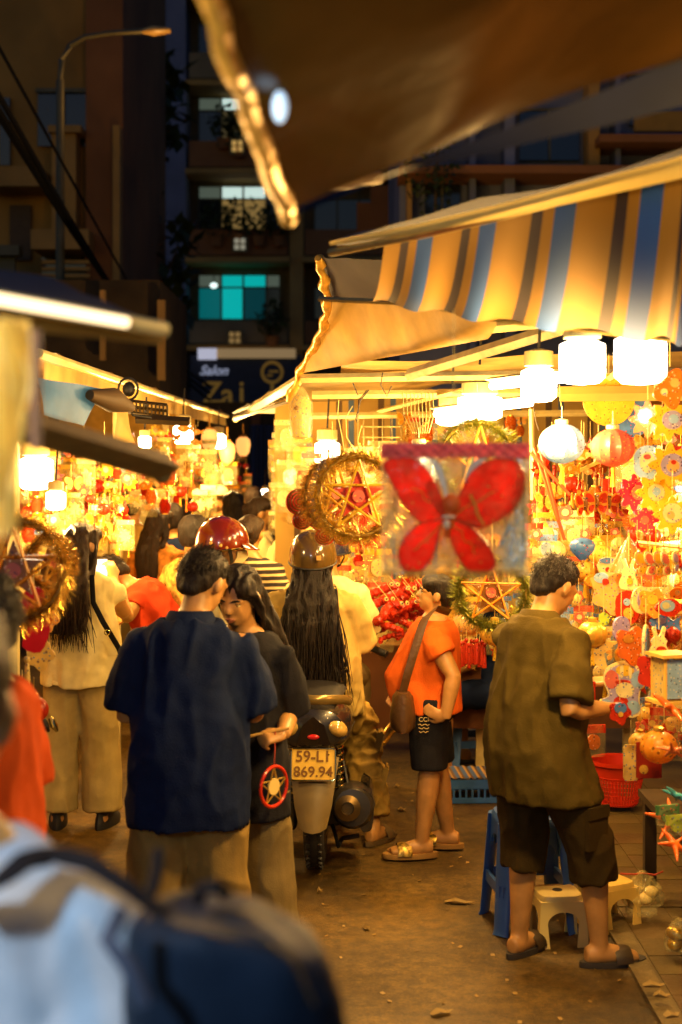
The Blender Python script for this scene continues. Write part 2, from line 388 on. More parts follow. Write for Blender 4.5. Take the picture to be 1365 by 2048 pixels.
        if strands:
            t = MB()
            for i in range(strands):
                x0 = random.uniform(-1, 1); a0 = random.uniform(.02, .85); k0 = int(a0 * n); fr = a0 * n - k0; p = pts[k0].lerp(pts[k0 + 1], fr) + V((x0 * lerp(rr[k0][0], rr[k0 + 1][0], fr) * .97, -lerp(rr[k0][1], rr[k0 + 1][1], fr) * (1 - x0 * x0) ** .5, 0))
                q = end + V((x0 * wid * k * random.choice((.8, .95, 1.05, 1.3)) * random.uniform(.9, 1.1), random.uniform(-.05, .01), random.uniform(-.10, .04)))
                mid = p.lerp(q, .5) + V((random.uniform(-.022, .022), random.uniform(-.018, -.004), 0))
                t.loft([p, mid, q], [.0035, .003, .001], (1, .2, 0), 4)
            t.build('hair_strands', m, o)
        return o
    def shirt(s, m, hem=.80, ease=.018, wide=None, sleeve=.75, name='shirt', flare=0, amp=.012, collar=False, neck=1.35, rows=None, sl_r=.072, vest=False, belly=0):
        b = MB(); tab = []
        zs = [hem] + [z for z in (.86, .93, 1.02, 1.12, 1.20, 1.265, 1.31, 1.34) if z > hem + .03] + [neck + .012]
        for z in zs:
            rx, ry, yo = interp(TORSO, z); rx *= s.wide * lerp(1, s.fat, .7); ry *= s.fat
            if wide:
                g = min(1, max(0, (1.27 - z) / .22)); g = g * g * (3 - 2 * g)
                rx = lerp(rx, max(rx, wide[0] * s.wide + flare * (1.2 - z)), g); ry = lerp(ry, max(ry, wide[1] * s.fat + flare * .7 * (1.2 - z)), g)
            if z < .88: ry = max(ry, .115 * s.fat)
            yb = belly * math.exp(-((z - 1.0) / .13) ** 2)
            tab.append((z, rx + ease, ry + ease + yb / 2, yo + yb / 2))
        if rows: tab = rows
        s.tring(b, tab)
        if not vest:
            for sd, x in (('R', 1), ('L', -1)):
                sh, e, w = s.arm[sd]; ins = s.up(x * .09 * s.wide, -.005, 1.272)
                f = lerp(1, s.fat, .6) * s.k; r = sl_r * f
                if sleeve <= 1: path = [ins, sh + V((0, 0, -.004)), sh.lerp(e, sleeve * .5), sh.lerp(e, sleeve)]; rr = [.072 * f, .066 * f, r, r * 1.04]
                else: path = [ins, sh + V((0, 0, -.004)), sh.lerp(e, .5), e, e.lerp(w, (sleeve - 1) * .5), e.lerp(w, sleeve - 1)]; rr = [.072 * f, .066 * f, r * .95, r * .85, r * .75, r * .62]
                q = path[-1] - (path[-1] - path[-2]).normalized() * .035
                path += [path[-1].lerp(q, .03), q]; rr += [rr[-1] - .013, rr[-1] - .015]
                b.loft(path, rr, (.2, .9, .1), 16)
        o = s.part(name, b, m, None, 3, amp, (11, 11, 3.6), amp * .28)
        if collar:
            c = MB(); n = 20; rr = []
            for zz, rr0 in ((1.335, .088), (1.375, .074), (1.392, .070), (1.388, .076), (1.345, .098)):
                rr.append([s.up(rr0 * cos(a) * s.wide, -.01 + rr0 * .92 * sin(a) * (1 if sin(a) < 0 else 1.1), zz - .02 * max(0, sin(a))) for a in (2 * pi * i / n for i in range(n))])
            c.rings(rr, False); c.build('collar', collar if not isinstance(collar, bool) else m, o)
        return o
    def legs_wear(s, m, length=2, r0=.10, r1=.085, r2=.085, name='trousers', amp=.010, waist=.97, ns=(9, 9, 5), flat=1):
        """length 0..1 ends on the thigh, 1..2 on the shin"""
        b = MB(); tab = []
        for z in (.80, .86, .93, waist):
            rx, ry, yo = interp(TORSO, z); tab.append((z, rx * s.wide * lerp(1, s.fat, .7) + .014, ry * s.fat + .014, yo))
        s.tring(b, tab, False)
        for sd, x in (('R', 1), ('L', -1)):
            hp, kn, an, ty = s.leg[sd]; f = lerp(1, s.fat, .5) * s.k
            path = [hp + V((0, 0, .06)), hp, hp.lerp(kn, .5)]; rr = [.10 * f, r0 * f, lerp(r0, r1, .5) * f]
            if length <= 1: path[-1] = hp.lerp(kn, length * .55); path.append(hp.lerp(kn, length)); rr.append(r1 * f)
            else:
                path += [kn, kn.lerp(an, (length - 1) * .5), kn.lerp(an, length - 1)]; rr += [r1 * f, lerp(r1, r2, .5) * f, r2 * f]
            q = path[-1] - (path[-1] - path[-2]).normalized() * .04
            path += [path[-1].lerp(q, .03), q]; rr += [rr[-1] - .014, rr[-1] - .016]
            b.loft(path, rr, (1, 0, 0), 16)
        return s.part(name, b, m, None, 3, amp, ns, amp * .1)
    def shoes(s, m, kind='sandal', band=None):
        for sd, x in (('R', 1), ('L', -1)):
            hp, kn, an, ty = s.leg[sd]; z = an.z - .085 * s.k; fd = V((-sin(ty), cos(ty), 0)); sx = V((cos(ty), sin(ty), 0))
            out = []
            for i in range(20):
                a = 2 * pi * i / 20; yy = .055 + .135 * sin(a); xx = (.047 + .008 * sin(a)) * cos(a); out.append((xx, yy))
            X = lambda q, h: V((an.x, an.y, z + h)) + sx * q[0] + fd * q[1]
            b = MB()
            if kind == 'sandal':
                b.rings([[X(q, -.002) for q in out], [X((q[0] * 1.03, q[1] * 1.02), .01) for q in out], [X(q, .022) for q in out]]); so = b.build('sandal', m, s.o)
                b = MB(); pts = [X((.05 * cos(a) * 1.08, .085), .016 + .052 * sin(a)) for a in (pi * i / 10 for i in range(11))]
                b.loft(pts, [(.034, .0035)] * 11, tuple(fd), 8); b.build('strap', band or m, so)
            else:
                b.rings([[X(q, -.002) for q in out], [X((q[0] * 1.05, q[1] * 1.03), .014) for q in out], [X((q[0] * 1.0, q[1] * .98), .04) for q in out], [X((q[0] * .8, q[1] * .7 - .01), .07) for q in out], [X((q[0] * .7, q[1] * .45 - .03), .09) for q in out]])
                b.build('shoe', m, s.o)
    def helmet(s, m, visor=None, tilt=0, trim=None):
        k = s.k; R = s.hR(); c = s.hd(0, -.008, 1.52)
        b = MB(); prof = [(.118 * cos(a), .128 * sin(a)) for a in (pi / 2 * i / 9 for i in range(9))]; prof = [(.117, -.035), (.119, -.02)] + prof + [(.012, .1278), (.001, .128)]
        rr = []
        for r, z in prof:
            rr.append([c + R @ V((r * cos(a) * k, r * 1.14 * sin(a) * k, (z + (.03 * sin(a) if z < 0 else 0)) * k)) for a in (2 * pi * i / 28 for i in range(28))])
        b.rings(rr); o = b.build('helmet', m, s.o)
        b = MB(); pts = [c + R @ V((.1185 * cos(a) * k, .1185 * 1.14 * sin(a) * k, (-.033 + .03 * sin(a)) * k)) for a in (2 * pi * i / 28 for i in range(28))]
        b.tube(pts, .005, 6, True); b.build('trim', trim or mat('black_rubber', (.012, .012, .013), .6), o)
        b = MB(); n = 12; rr = []
        a0 = [pi * (.18 + .64 * i / n) for i in range(n + 1)]
        top = [c + R @ V((.118 * cos(a) * k, .118 * 1.14 * sin(a) * k, (.0 + .012 * sin(a)) * k)) for a in a0]
        tip = [c + R @ V((.125 * cos(a) * k, (.125 * 1.14 * sin(a) + .05 * max(0, sin(a)) ** 2) * k, (-.012) * k)) for a in a0]
        vs = top + tip + [q - R @ V((0, 0, .006)) for q in tip] + [q - R @ V((0, 0, .006)) for q in top]; fs = []
        N = n + 1
        for j in range(4):
            for i in range(n): fs.append((j * N + i, j * N + i + 1, ((j + 1) % 4) * N + i + 1, ((j + 1) % 4) * N + i))
        b.add(vs, fs); b.build('visor', visor or m, o)
        b = MB()
        for x in (1, -1): b.loft([s.hd(x * .09, .0, 1.51), s.hd(x * .088, .02, 1.47), s.hd(x * .06, .04, 1.43), s.hd(0, .05, 1.412)], [(.004, .011)] * 4, (1, 0, 0), 6)
        b.build('chin_strap', mat('black_webbing', (.01, .01, .012), .7), o)
        return o
# ---------------------------------------------------------------- the setting
asph = mat('asphalt', (.10, .062, .018), .48, var=.6, scale=1.3, bump=.35, bscale=140, spec=.5)
def ground():
    m = asph; n = m.node_tree.nodes; l = m.node_tree.links; p = n['Principled BSDF']
    nz = n.new('ShaderNodeTexNoise'); nz.inputs['Scale'].default_value = .9; nz.inputs['Detail'].default_value = 6
    tc = [x for x in n if x.type == 'TEX_COORD'][0]; l.new(tc.outputs['Object'], nz.inputs['Vector'])
    r = n.new('ShaderNodeMapRange'); r.inputs[1].default_value = .35; r.inputs[2].default_value = .65; r.inputs[3].default_value = .36; r.inputs[4].default_value = .75
    l.new(nz.outputs['Fac'], r.inputs[0]); l.new(r.outputs[0], p.inputs['Roughness'])
    src = p.inputs['Base Color'].links[0].from_socket
    for sc_, lo, hi in ((17, .55, 1.25), (.55, .6, 1.2), (70, .7, 1.3)):
        z = n.new('ShaderNodeTexNoise'); z.inputs['Scale'].default_value = sc_; z.inputs['Detail'].default_value = 8; z.inputs['Roughness'].default_value = .65; l.new(tc.outputs['Object'], z.inputs['Vector'])
        q = n.new('ShaderNodeMapRange'); q.inputs[1].default_value = .38; q.inputs[2].default_value = .62; q.inputs[3].default_value = lo; q.inputs[4].default_value = hi; l.new(z.outputs['Fac'], q.inputs[0])
        mx = n.new('ShaderNodeMix'); mx.data_type = 'RGBA'; mx.blend_type = 'MULTIPLY'; mx.inputs[0].default_value = 1; l.new(src, mx.inputs[6]); l.new(q.outputs[0], mx.inputs[7]); src = mx.outputs[2]
    l.new(src, p.inputs['Base Color'])
    b = MB(); b.add([(-300, -60, 0), (300, -60, 0), (300, 400, 0), (-300, 400, 0)], [(0, 1, 2, 3)])
    tag(b.build('road', m, None, False), kind='structure')
    b = MB()
    for i in range(420):
        d = random.uniform(4.6, 11); x = random.uniform(-1.6, 1.05); q = random.uniform(.004, .012); a = random.random() * 6
        b.add([(x + q * cos(a + t), d + q * sin(a + t), .003 + .004 * (t > 2)) for t in (0, 1.6, 3.1, 4.7)], [(0, 1, 2, 3)])
    tag(b.build('road_grit', mat('grit', (.3, .2, .09), .6), None, False), 'scattered pale grit and crumbs on the road', 'grit', kind='stuff')
    conc = mat('paving_concrete', (.11, .08, .05), .7, var=.3, scale=5, bump=.3, bscale=80)
    b = MB(); b.box((2.03, 6.5, .0), (1.72, 9, .03)); pv = tag(b.build('pavement', conc, None, False), kind='structure')
    b = MB(); b.box((1.13, 6.5, .0), (.08, 9, .036)); tag(b.build('kerb', mat('kerb_stone', (.13, .095, .055), .7, var=.3, bump=.3), None, False), kind='structure')
    tm = mat('paving_tile', (.10, .068, .032), .6, var=.25, scale=3, bump=.2, vary=.015)
    me = MB().box((0, 0, 0), (.193, .193, .02)).mesh('tile', tm, False)
    for i in range(8):
        for j in range(22):
            o = bpy.data.objects.new('tile', me); COL.objects.link(o); o.parent = pv
            o.location = (1.28 + i * .197, 4.2 + j * .197, .0105 + random.uniform(-.0025, .0025)); o.rotation_euler = (random.uniform(-.008, .008), random.uniform(-.008, .008), 0)
ground()

def pbox(b, x0, y0, x1, y1, d, th=.3, z0=None):
    """a box whose front is seen between two photo points at depth d"""
    a, c = at(x0, y0, d), at(x1, y1, d); lo = c.z if z0 is None else z0
    return b.box(((a.x + c.x) / 2, d + th / 2, (a.z + lo) / 2), (abs(c.x - a.x), th, abs(a.z - lo)))
plaster = mat('dim_plaster', (.22, .17, .17), .9, var=.25, scale=.7, bump=.2, bscale=10)
tanpl = mat('tan_plaster', (.42, .25, .12), .9, var=.25, scale=.8, bump=.2, bscale=10)
navy = mat('navy_plaster', (.16, .18, .28), .9, var=.3, scale=.5)
rust = mat('rust_plaster', (.28, .12, .07), .9, var=.3, scale=.7)
darkgl = mat('dark_pane', (.01, .013, .02), .12, spec=.8)
framem = mat('window_metal', (.10, .095, .09), .5)
leafm = mat('leaf', (.035, .06, .02), .6, var=.5, scale=9)
barkm = mat('bark', (.09, .06, .035), .9, bump=.5)
def leaves(b, c, r, n, s=.05, sq=(1, 1, 1)):
    for i in range(n):
        while True:
            q = V((random.uniform(-1, 1), random.uniform(-1, 1), random.uniform(-1, 1)))
            if q.length < 1 and noise.noise(q * 2.3 + V(c)) > -.22: break
        p = V(c) + V((q.x * r * sq[0], q.y * r * sq[1], q.z * r * sq[2]))
        R = M.Rotation(random.uniform(0, 6.3), 3, 'Z') @ M.Rotation(random.uniform(-1.2, 1.2), 3, 'X'); L = s * random.uniform(.6, 1.3)
        b.add([p + R @ V(v) for v in ((0, 0, 0), (L * .35, L * .5, .02 * L), (0, L * 1.1, 0), (-L * .35, L * .5, .02 * L))], [(0, 1, 2, 3)])

def apartment():
    D = 46; root = empty('apartment_building', 'dark apartment block closing the lane with lit balcony windows', 'building', (4, D, 0))
    P = lambda b, n, m: _at(b, n, m, root, (4, D, 0))
    b = MB(); pbox(b, 240, -420, 1500, 700, D + 1.6, 6, 0); P(b, 'wall', plaster)
    b = MB(); pbox(b, 235, -420, 372, 760, D, 1.4, 0); P(b, 'side_wall', navy)
    lit = {(0, 0): 'teal', (0, 1): 'tan', (0, 2): 'white'}
    glows = {'teal': glowing('teal_window_light', (.0, .42, .40), .9), 'tan': glowing('tan_window_light', (.45, .28, .08), .45), 'white': glowing('white_window_light', (.5, .72, .62), 1.0)}
    white = glowing('cool_window_light', (.55, .72, .66), 1.0)
    for k in range(5):
        x0 = 375 + k * 232; 
        b = MB(); pbox(b, x0 + 205, -420, x0 + 232, 720, D, 1.6); P(b, 'pilaster', tanpl)
        for fl in range(5):
            yb = 690 - fl * 177
            b = MB(); pbox(b, x0 - 4, yb, x0 + 204, yb + 11, D - .15, 1.7); P(b, 'slab', tanpl)
            b = MB(); pbox(b, x0 + 4, yb - 48 - (6 if fl else 0), x0 + 200, yb - 3, D + .02, .15); P(b, 'parapet', rust if (k + fl) % 3 else plaster)
            wt, wb = yb - 142, yb - 50
            f = MB()
            for xx in (x0 + 22, x0 + 68, x0 + 112, x0 + 158, x0 + 186): pbox(f, xx - 2, wt, xx + 2, wb, D + 1.35, .12)
            for yy in (wt, wt + 26, wb - 2): pbox(f, x0 + 22, yy, x0 + 186, yy + 3, D + 1.36, .1)
            fr = P(f, 'window', framem)
            kind = lit.get((k, fl))
            for a, c in ((24, 66), (70, 110), (114, 156), (160, 184)):
                m = darkgl
                if kind == 'teal' and a in (70,): m = glows['teal']
                if kind == 'teal' and a == 24: m = glowing('dim_teal_light', (0, .16, .17), .6)
                if kind == 'teal' and a == 114: m = glowing('dimmer_teal_light', (0, .05, .06), .6)
                if kind == 'tan' and a in (70, 114): m = glows['tan']
                if kind == 'white' and a in (70, 114): m = glowing('dim_white_light', (.16, .12, .05), .5)
                q = MB(); pbox(q, x0 + a, wt + 29, x0 + c, wb - 3, D + 1.4, .04); _at(q, 'pane', m, fr, (0, 0, 0), True)
                if kind: 
                    q = MB(); pbox(q, x0 + a, wt + 3, x0 + c, wt + 25, D + 1.4, .04)
                    _at(q, 'pane', {'teal': glows['teal'], 'tan': white, 'white': white}[kind] if a in (70, 114) else glowing('dim_cool_light', (.10, .13, .1), .6), fr, (0, 0, 0), True)
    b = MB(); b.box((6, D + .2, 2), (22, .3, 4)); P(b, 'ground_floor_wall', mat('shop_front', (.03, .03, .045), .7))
    # sign board above the ground floor shop
    sg = empty('shop_sign', 'navy shop sign board reading Salon and Zai under the balconies', 'sign', at(492, 765, D - .4))
    q = at(492, 768, D - .4); mm = mat('sign_navy', (.02, .03, .065), .5)
    b = MB(); b.box((0, 0, 0), (3.55, .12, 1.75)); b.build('board', mm, sg, False)
    gold = mat('sign_gold', (.45, .26, .05), .5, emit=.16, ecol=(.5, .26, .04)); wh = mat('sign_white', (.6, .62, .7), .5, emit=.35, ecol=(.5, .55, .75))
    T = lambda px, py: at(px, py, D - .4) - at(492, 765, D - .4)
    for body, px, py, sz, m, sh in (('Salon', 428, 742, .42, wh, .35), ('Z', 425, 788, 1.0, gold, 0), ('a', 456, 790, 1.0, gold, 0), ('i', 484, 786, 1.0, gold, 0)):
        lettering(body, sz, m, sg, M.Translation(T(px, py) + V((0, -.075, 0))) @ FACE, font_shear=sh, depth=.01, bold=.01)
    b = MB(); b.tube([T(545, 745) + V((.32 * cos(a), -.08, .32 * sin(a))) for a in (2 * pi * i / 20 for i in range(20))], .05, 6, True)
    b.box(T(545, 783) + V((0, -.08, 0)), (.1, .03, .5)); b.box(T(548, 743) + V((0, -.08, 0)), (.3, .03, .06)); b.box(T(540, 748) + V((0, -.08, -.05)), (.2, .03, .05)); b.build('emblem', gold, sg)
    b = MB(); b.box(at(498, 707, D - .5), (3.0, .25, .3)); tag(b.build('light_box', glowing('awning_strip_light', (.42, .27, .12), .5)), 'pale lit strip panel above the navy shop sign', 'light')
    b = MB(); b.box(at(415, 708, D - .66), (.6, .06, .36)); tag(b.build('lit_panel', glowing('cool_strip_light', (.5, .5, .62), .8)), 'small cool white lit panel at left above the shop sign', 'light')
    for i, (px, py) in enumerate(((435, 440), (475, 436), (520, 440), (448, 245), (480, 262), (560, 440), (545, 640))):
        b = MB(); p = at(px, py, D - .1); leaves(b, p, .55, 150, .22); r = b.build('foliage', leafm)
        o = empty('potted_plant', ['leafy dark plant at left end of the tan lit balcony', 'leafy dark plant in the middle of the tan lit balcony', 'leafy dark plant right of middle on the tan lit balcony', 'dark plant on the topmost lit balcony, left', 'larger dark plant on the topmost lit balcony below its white window', 'dark plant at the right end of the tan lit balcony behind the canopy rim', 'dark plant at the right of the teal lit window'][i], 'plant', p)
        r.parent = o; r.matrix_parent_inverse = M.Translation(-p)
        b = MB(); b.lathe([(.16, -.3), (.22, 0), (.24, .02), (.2, .02)], (0, 0, -.55)); b.build('pot', rust, o)
    for i, (px, py, c) in enumerate(((475, 292, (.5, .3, .08)), (480, 488, (.3, .28, .2)), (470, 675, (.25, .15, .05)))):
        r = empty('house_lamp', ['four pane gold lamp on the parapet under the white lit window', 'small pale lamp on the parapet under the tan lit window', 'dim small lamp on the parapet under the teal window'][i], 'lamp', at(px, py, D - .3))
        b = MB()
        for a, cc in ((-.1, -.1), (.1, -.1), (-.1, .1), (.1, .1)): b.box((a, 0, cc), (.14, .1, .14))
        b.build('pane', glowing('house_lamp_%s' % 'abc'[i], c, .8), r, False)
        b = MB(); b.box((0, .08, 0), (.5, .05, .5)); b.build('housing', framem, r, False)
    r = empty('ceiling_bulb', 'bright white bulb at the left edge of the teal window', 'lamp', at(428, 571, D - .2))
    b = MB(); b.ell((0, 0, 0), (.12, .12, .09)); b.build('bulb', glowing('tiny_white_bulb', (.8, 1, .95), 1.5), r); MB().box((0, .02, .2), (.03, .03, .3)).build('stem', framem, r)
def _at(b, name, m, parent, off, sub=False):
    o = b.build(name, m, parent, False)
    if not sub: o.location = -V(off)
    return o
def _fixsub(): pass
apartment()

def left_building():
    D = 24; root = empty('corner_building', 'tan corner building at left with ledges and dark window', 'building', (-6, D, 0))
    P = lambda b, n, m: _at(b, n, m, root, (-6, D, 0))
    b = MB(); pbox(b, -260, -500, 172, 700, D + .8, 6, 0); P(b, 'wall', mat('ochre_plaster', (.38, .22, .09), .9, var=.3, scale=.6))
    b = MB(); pbox(b, 172, -500, 246, 700, D + .5, 6, 0); P(b, 'brown_pier', rust)
    b = MB(); pbox(b, 76, 180, 180, 292, D + .7, .2); w = P(b, 'window', darkgl)
    b = MB(); pbox(b, 72, 176, 184, 184, D + .62, .2); pbox(b, 124, 184, 129, 292, D + .64, .1); P(b, 'window_frame', framem)
    b = MB(); pbox(b, 0, 195, 20, 330, D + .7, .2); P(b, 'window', darkgl)
    b = MB(); pbox(b, 104, 262, 152, 460, D + .3, .6); P(b, 'column', tanpl)
    b = MB(); pbox(b, 96, 250, 162, 264, D + .2, .7); P(b, 'capital', tanpl)
    for y in (332, 458): 
        b = MB(); pbox(b, (-40 if y < 400 else 62), y, (82 if y < 400 else 178), y + 40, D - .1, .9); P(b, 'ledge', tanpl)
    for y in (520, 534, 548): 
        b = MB(); pbox(b, 84, y, 180, y + 7, D + .1, .12); P(b, 'rail', tanpl)
    b = MB(); pbox(b, 84, 514, 180, 600, D + .78, .1); P(b, 'dark_opening', darkgl)
    b = MB(); pbox(b, 20, 410, 62, 520, D + .7, .2); P(b, 'door', mat('brown_door', (.09, .05, .03), .6))
    b = MB(); pbox(b, 226, 250, 240, 560, D + .2, .3); P(b, 'downpipe', tanpl)
    b = MB(); pbox(b, -20, 490, 38, 510, D - .3, .3); pbox(b, -20, 515, 30, 600, D - .1, .1); P(b, 'balcony', framem)
    r = empty('market_hall', 'low dark ochre shop house behind the left stalls', 'building', (-4.6, 15, 0))
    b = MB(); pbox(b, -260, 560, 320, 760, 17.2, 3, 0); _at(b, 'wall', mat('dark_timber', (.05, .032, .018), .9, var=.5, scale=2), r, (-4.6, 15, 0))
    for q in ((200, 580, 210, 720), (315, 600, 330, 760)): b = MB(); pbox(b, *q, 17, .1); _at(b, 'post', tanpl, r, (-4.6, 15, 0))
    # street lamp
    d = 19; r = empty('street_lamp', 'tall thin street lamp pole with curved arm at upper left', 'street lamp', (at(121, 0, d).x, d, 0))
    top = at(121, 160, d).z; x0 = at(121, 0, d).x
    b = MB(); b.loft([(0, 0, 0), (0, 0, top)], [.075, .055], seg=10); b.build('pole', framem, r)
    pts = [V((0, 0, top))] + [at(px, py, d) - V((x0, d, 0)) for px, py in ((124, 120), (140, 92), (170, 74), (220, 66), (290, 62))]
    b = MB(); b.tube(pts, .04); b.build('arm', framem, r)
    b = MB(); a, c = at(285, 63, d) - V((x0, d, 0)), at(342, 61, d) - V((x0, d, 0)); b.loft([a, a.lerp(c, .4), c], [(.04, .03), (.13, .06), (.07, .03)], (0, 1, 0)); b.build('lamp_head', mat('lamp_gold', (.4, .25, .08), .3, emit=.03), r)
    li = bpy.data.lights.new('added_street_light', 'POINT'); li.energy = 30; li.color = (1, .5, .12); li.shadow_soft_size = .12; lo = bpy.data.objects.new('added_street_light', li); COL.objects.link(lo); lo.parent = r; lo.location = a.lerp(c, .5) - V((0, 0, .7))  # light added below the dim lamp head to warm the corner building
    # overhead cables
    cm = mat('black_cable', (.008, .008, .01), .6)
    for i, (y0, dd, lb) in enumerate(((140, 0, 'upper of the black overhead cables slanting down across the left building'), (172, .3, 'middle black overhead cable slanting down beside the street lamp'), (186, .5, 'lowest of the black overhead cables slanting down at left'))):
        p, q = at(-30, y0, 14 + dd), at(420, 800 - i * 14, 33)
        b = MB(); b.tube([p.lerp(q, t / 14) - V((0, 0, .5 * sin(pi * t / 14))) for t in range(15)], .035, 5)
        tag(b.build('overhead_cable', cm), lb, 'cable', 'overhead cables')
    b = MB(); b.tube([at(-20, 60, 14), at(330, 700, 30)], .02, 5); tag(b.build('overhead_cable', cm), 'thinnest overhead cable farthest to the right at upper left', 'cable', 'overhead cables')
    # trees
    for lb, px, py, d, rr, n in (('thin dark tree growing between the two buildings', 300, 520, 30, 1.0, 200), ('small bushy tree high between the buildings', 285, 180, 34, 1.0, 240)):
        p = at(px, py, d); o = empty('street_tree', lb, 'tree', (p.x, d, 0))
        b = MB(); leaves(b, (0, 0, p.z), rr, n, .17 * d / 13, (1, 1, 1.1)); leaves(b, (.3 * rr, 0, p.z - .9 * rr), rr * .7, n // 3, .17 * d / 13); b.build('crown', leafm, o)
        b = MB(); b.loft([(-.1, 0, 0), (0, 0, p.z * .5), (.05, 0, p.z)], [.16, .12, .05], seg=8)
        for a in range(4): b.loft([(0, 0, p.z * .8), (rr * .6 * cos(a * 1.7), rr * .5 * sin(a * 1.7), p.z + .3 * rr)], [.05, .015], seg=6)
        b.build('trunk', barkm, o)
    # far right building
    D = 20; r = empty('dark_house', 'dark navy house with balconies glimpsed between the right awnings', 'building', (3, D, 0))
    P = lambda b, n, m: _at(b, n, m, r, (3, D, 0))
    b = MB(); pbox(b, 800, -300, 1900, 800, D + .8, 5, 0); P(b, 'wall', navy)
    for x, w in ((815, 9), (940, 12), (1010, 20), (1178, 22), (1232, 10)): 
        b = MB(); pbox(b, x, 120, x + w, 700, D + .3, .5); P(b, 'pier', tanpl if w in (22, 9) else navy)
    for y, x0, x1 in ((330, 800, 1365), (268, 1200, 1500), (560, 800, 1500)): 
        b = MB(); pbox(b, x0, y, x1, y + 16, D - .1, 1); P(b, 'slab', rust)
    for x0, y0, x1, y1 in ((850, 360, 920, 440), (1040, 220, 1160, 320), (1260, 150, 1340, 250), (700, 300, 720, 320)):
        b = MB(); pbox(b, x0, y0, x1, y1, D + .7, .2); w = P(b, 'window', darkgl)
        b = MB(); pbox(b, x0 - 4, y0 - 4, x1 + 4, y0, D + .66, .1); pbox(b, (x0 + x1) / 2 - 2, y0, (x0 + x1) / 2 + 2, y1, D + .66, .1); _at(b, 'frame', framem, w, (0, 0, 0), True)
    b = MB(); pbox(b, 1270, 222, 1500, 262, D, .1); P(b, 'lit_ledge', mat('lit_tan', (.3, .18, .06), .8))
    b = MB(); pbox(b, 714, 405, 800, 470, 30, .3); pbox(b, 742, 372, 792, 406, 30, .3); 
    tag(b.build('balcony_shed', rust), 'small rust coloured balcony shed beyond the striped awning', 'shed')
    p = at(868, 345, D - .5); o = empty('climbing_plant', 'gold lit climbing plant on the dark house above the striped awning', 'plant', p)
    b = MB(); leaves(b, (0, 0, 0), .42, 260, .1, (1, .6, 1.6)); b.build('foliage', leafm, o); b = MB(); b.tube([(0, 0, -1), (.05, 0, .3)], .02); b.build('stem', barkm, o)
left_building()

# ---------------------------------------------------------------- lamps of the stalls
bulbm = glowing('bulb_glow', (1, .86, .62), 14)
def lamp(px, py, d, w, watts, label, cap=True, lit=None, col=WARM, h=1.0, vis=True):
    p = at(px, py, d); r = w / 2 * d / F
    o = empty('stall_lamp', label, 'lamp', p, group='stall lamps')
    b = MB(); b.lathe([(r * .55, r * .9 * h), (r * .98, r * .7 * h), (r, 0), (r * .98, -r * .7 * h), (r * .7, -r * .95 * h), (.002, -r * 1.02 * h)], seg=18); b.build('bulb', lit or bulbm, o)
    if cap:
        b = MB(); b.lathe([(r * .5, r * .95 * h), (r * .82, r * 1.0 * h), (r * .8, r * 1.8 * h), (r * .25, r * 1.95 * h)], seg=14); b.build('socket', mat('lamp_socket', (.75, .68, .55), .5), o)
        b = MB(); b.tube([(0, 0, r * 1.9), (.01, 0, r * 2 + .18)], .006); b.build('cord', mat('black_cable', (.01,) * 3), o)
    li = bpy.data.lights.new('bulb_light', 'POINT'); li.energy = watts; li.color = col; li.shadow_soft_size = max(.05, r)
    lo = bpy.data.objects.new('bulb_light', li); COL.objects.link(lo); lo.parent = o; lo.location = (0, -.0, -r * 1.02 * h - max(.05, r) - .02)
    return o
K = 1.25
lamp(1165, 722, 4.3, 92, 60 * K, 'left one of the two biggest glowing lamps under the striped awning')
lamp(1281, 716, 4.2, 104, 60 * K, 'right one of the two biggest glowing lamps under the striped awning')
lamp(1078, 768, 5.4, 72, 60 * K, 'glowing lamp just left of and below the two biggest lamps')
lamp(960, 815, 6.3, 90, 70 * K, 'glowing lamp directly above the butterfly bag', h=.6)
lamp(905, 832, 7.3, 66, 60 * K, 'lower glowing lamp left above the butterfly bag', h=.6)
lamp(655, 905, 8.6, 50, 55 * K, 'white lamp behind the tinsel star lantern')
lamp(1420, 980, 6.0, 70, 45 * K, 'stall lamp at the far right beyond the yellow flower lanterns')
lamp(290, 884, 8.0, 26, 60 * K, 'leftmost small bulb in front of the left stall tarp')
lamp(367, 868, 10, 40, 90 * K, 'bright bulb in the middle of the left stall row')
lamp(437, 882, 12.5, 30, 90 * K, 'bulb at the far end of the left stall row')
lamp(72, 945, 7.9, 70, 60 * K, 'big glowing lamp among the white packets of the left stall')
lamp(112, 1000, 7.5, 40, 70 * K, 'glowing lamp low among the white packets of the left stall')
lamp(530, 985, 15, 14, 120 * K, 'small far bulb beside the navy curtain')
lamp(-2200, -500, .8, 170, 60, 'unseen cool white lamp added at left to light the pale blue shirt', lit=glowing('cool_bulb', (.75, .88, 1), 10), col=(.55, .78, 1))  # unseen lamp added to give the near shirt its cool light
lamp(-610, 300, 1.55, 60, 16, 'unseen warm lamp added to brighten the near left cloth and awning rim')  # added out of view to warm the near cloth and rim
lamp(-60, 850, 5.7, 60, 42, 'unseen warm lamp added at left to brighten the cream blouse')  # lamp added out of view to lighten the back of the blouse
lamp(1440, 60, 2.9, 60, 14, 'unseen warm lamp added to make the striped awning edge glow')  # added out of view so the awning's edge band is strongly lit
lamp(2150, 330, 2.3, 90, 15, 'warm lamp under the nearest right canopy')
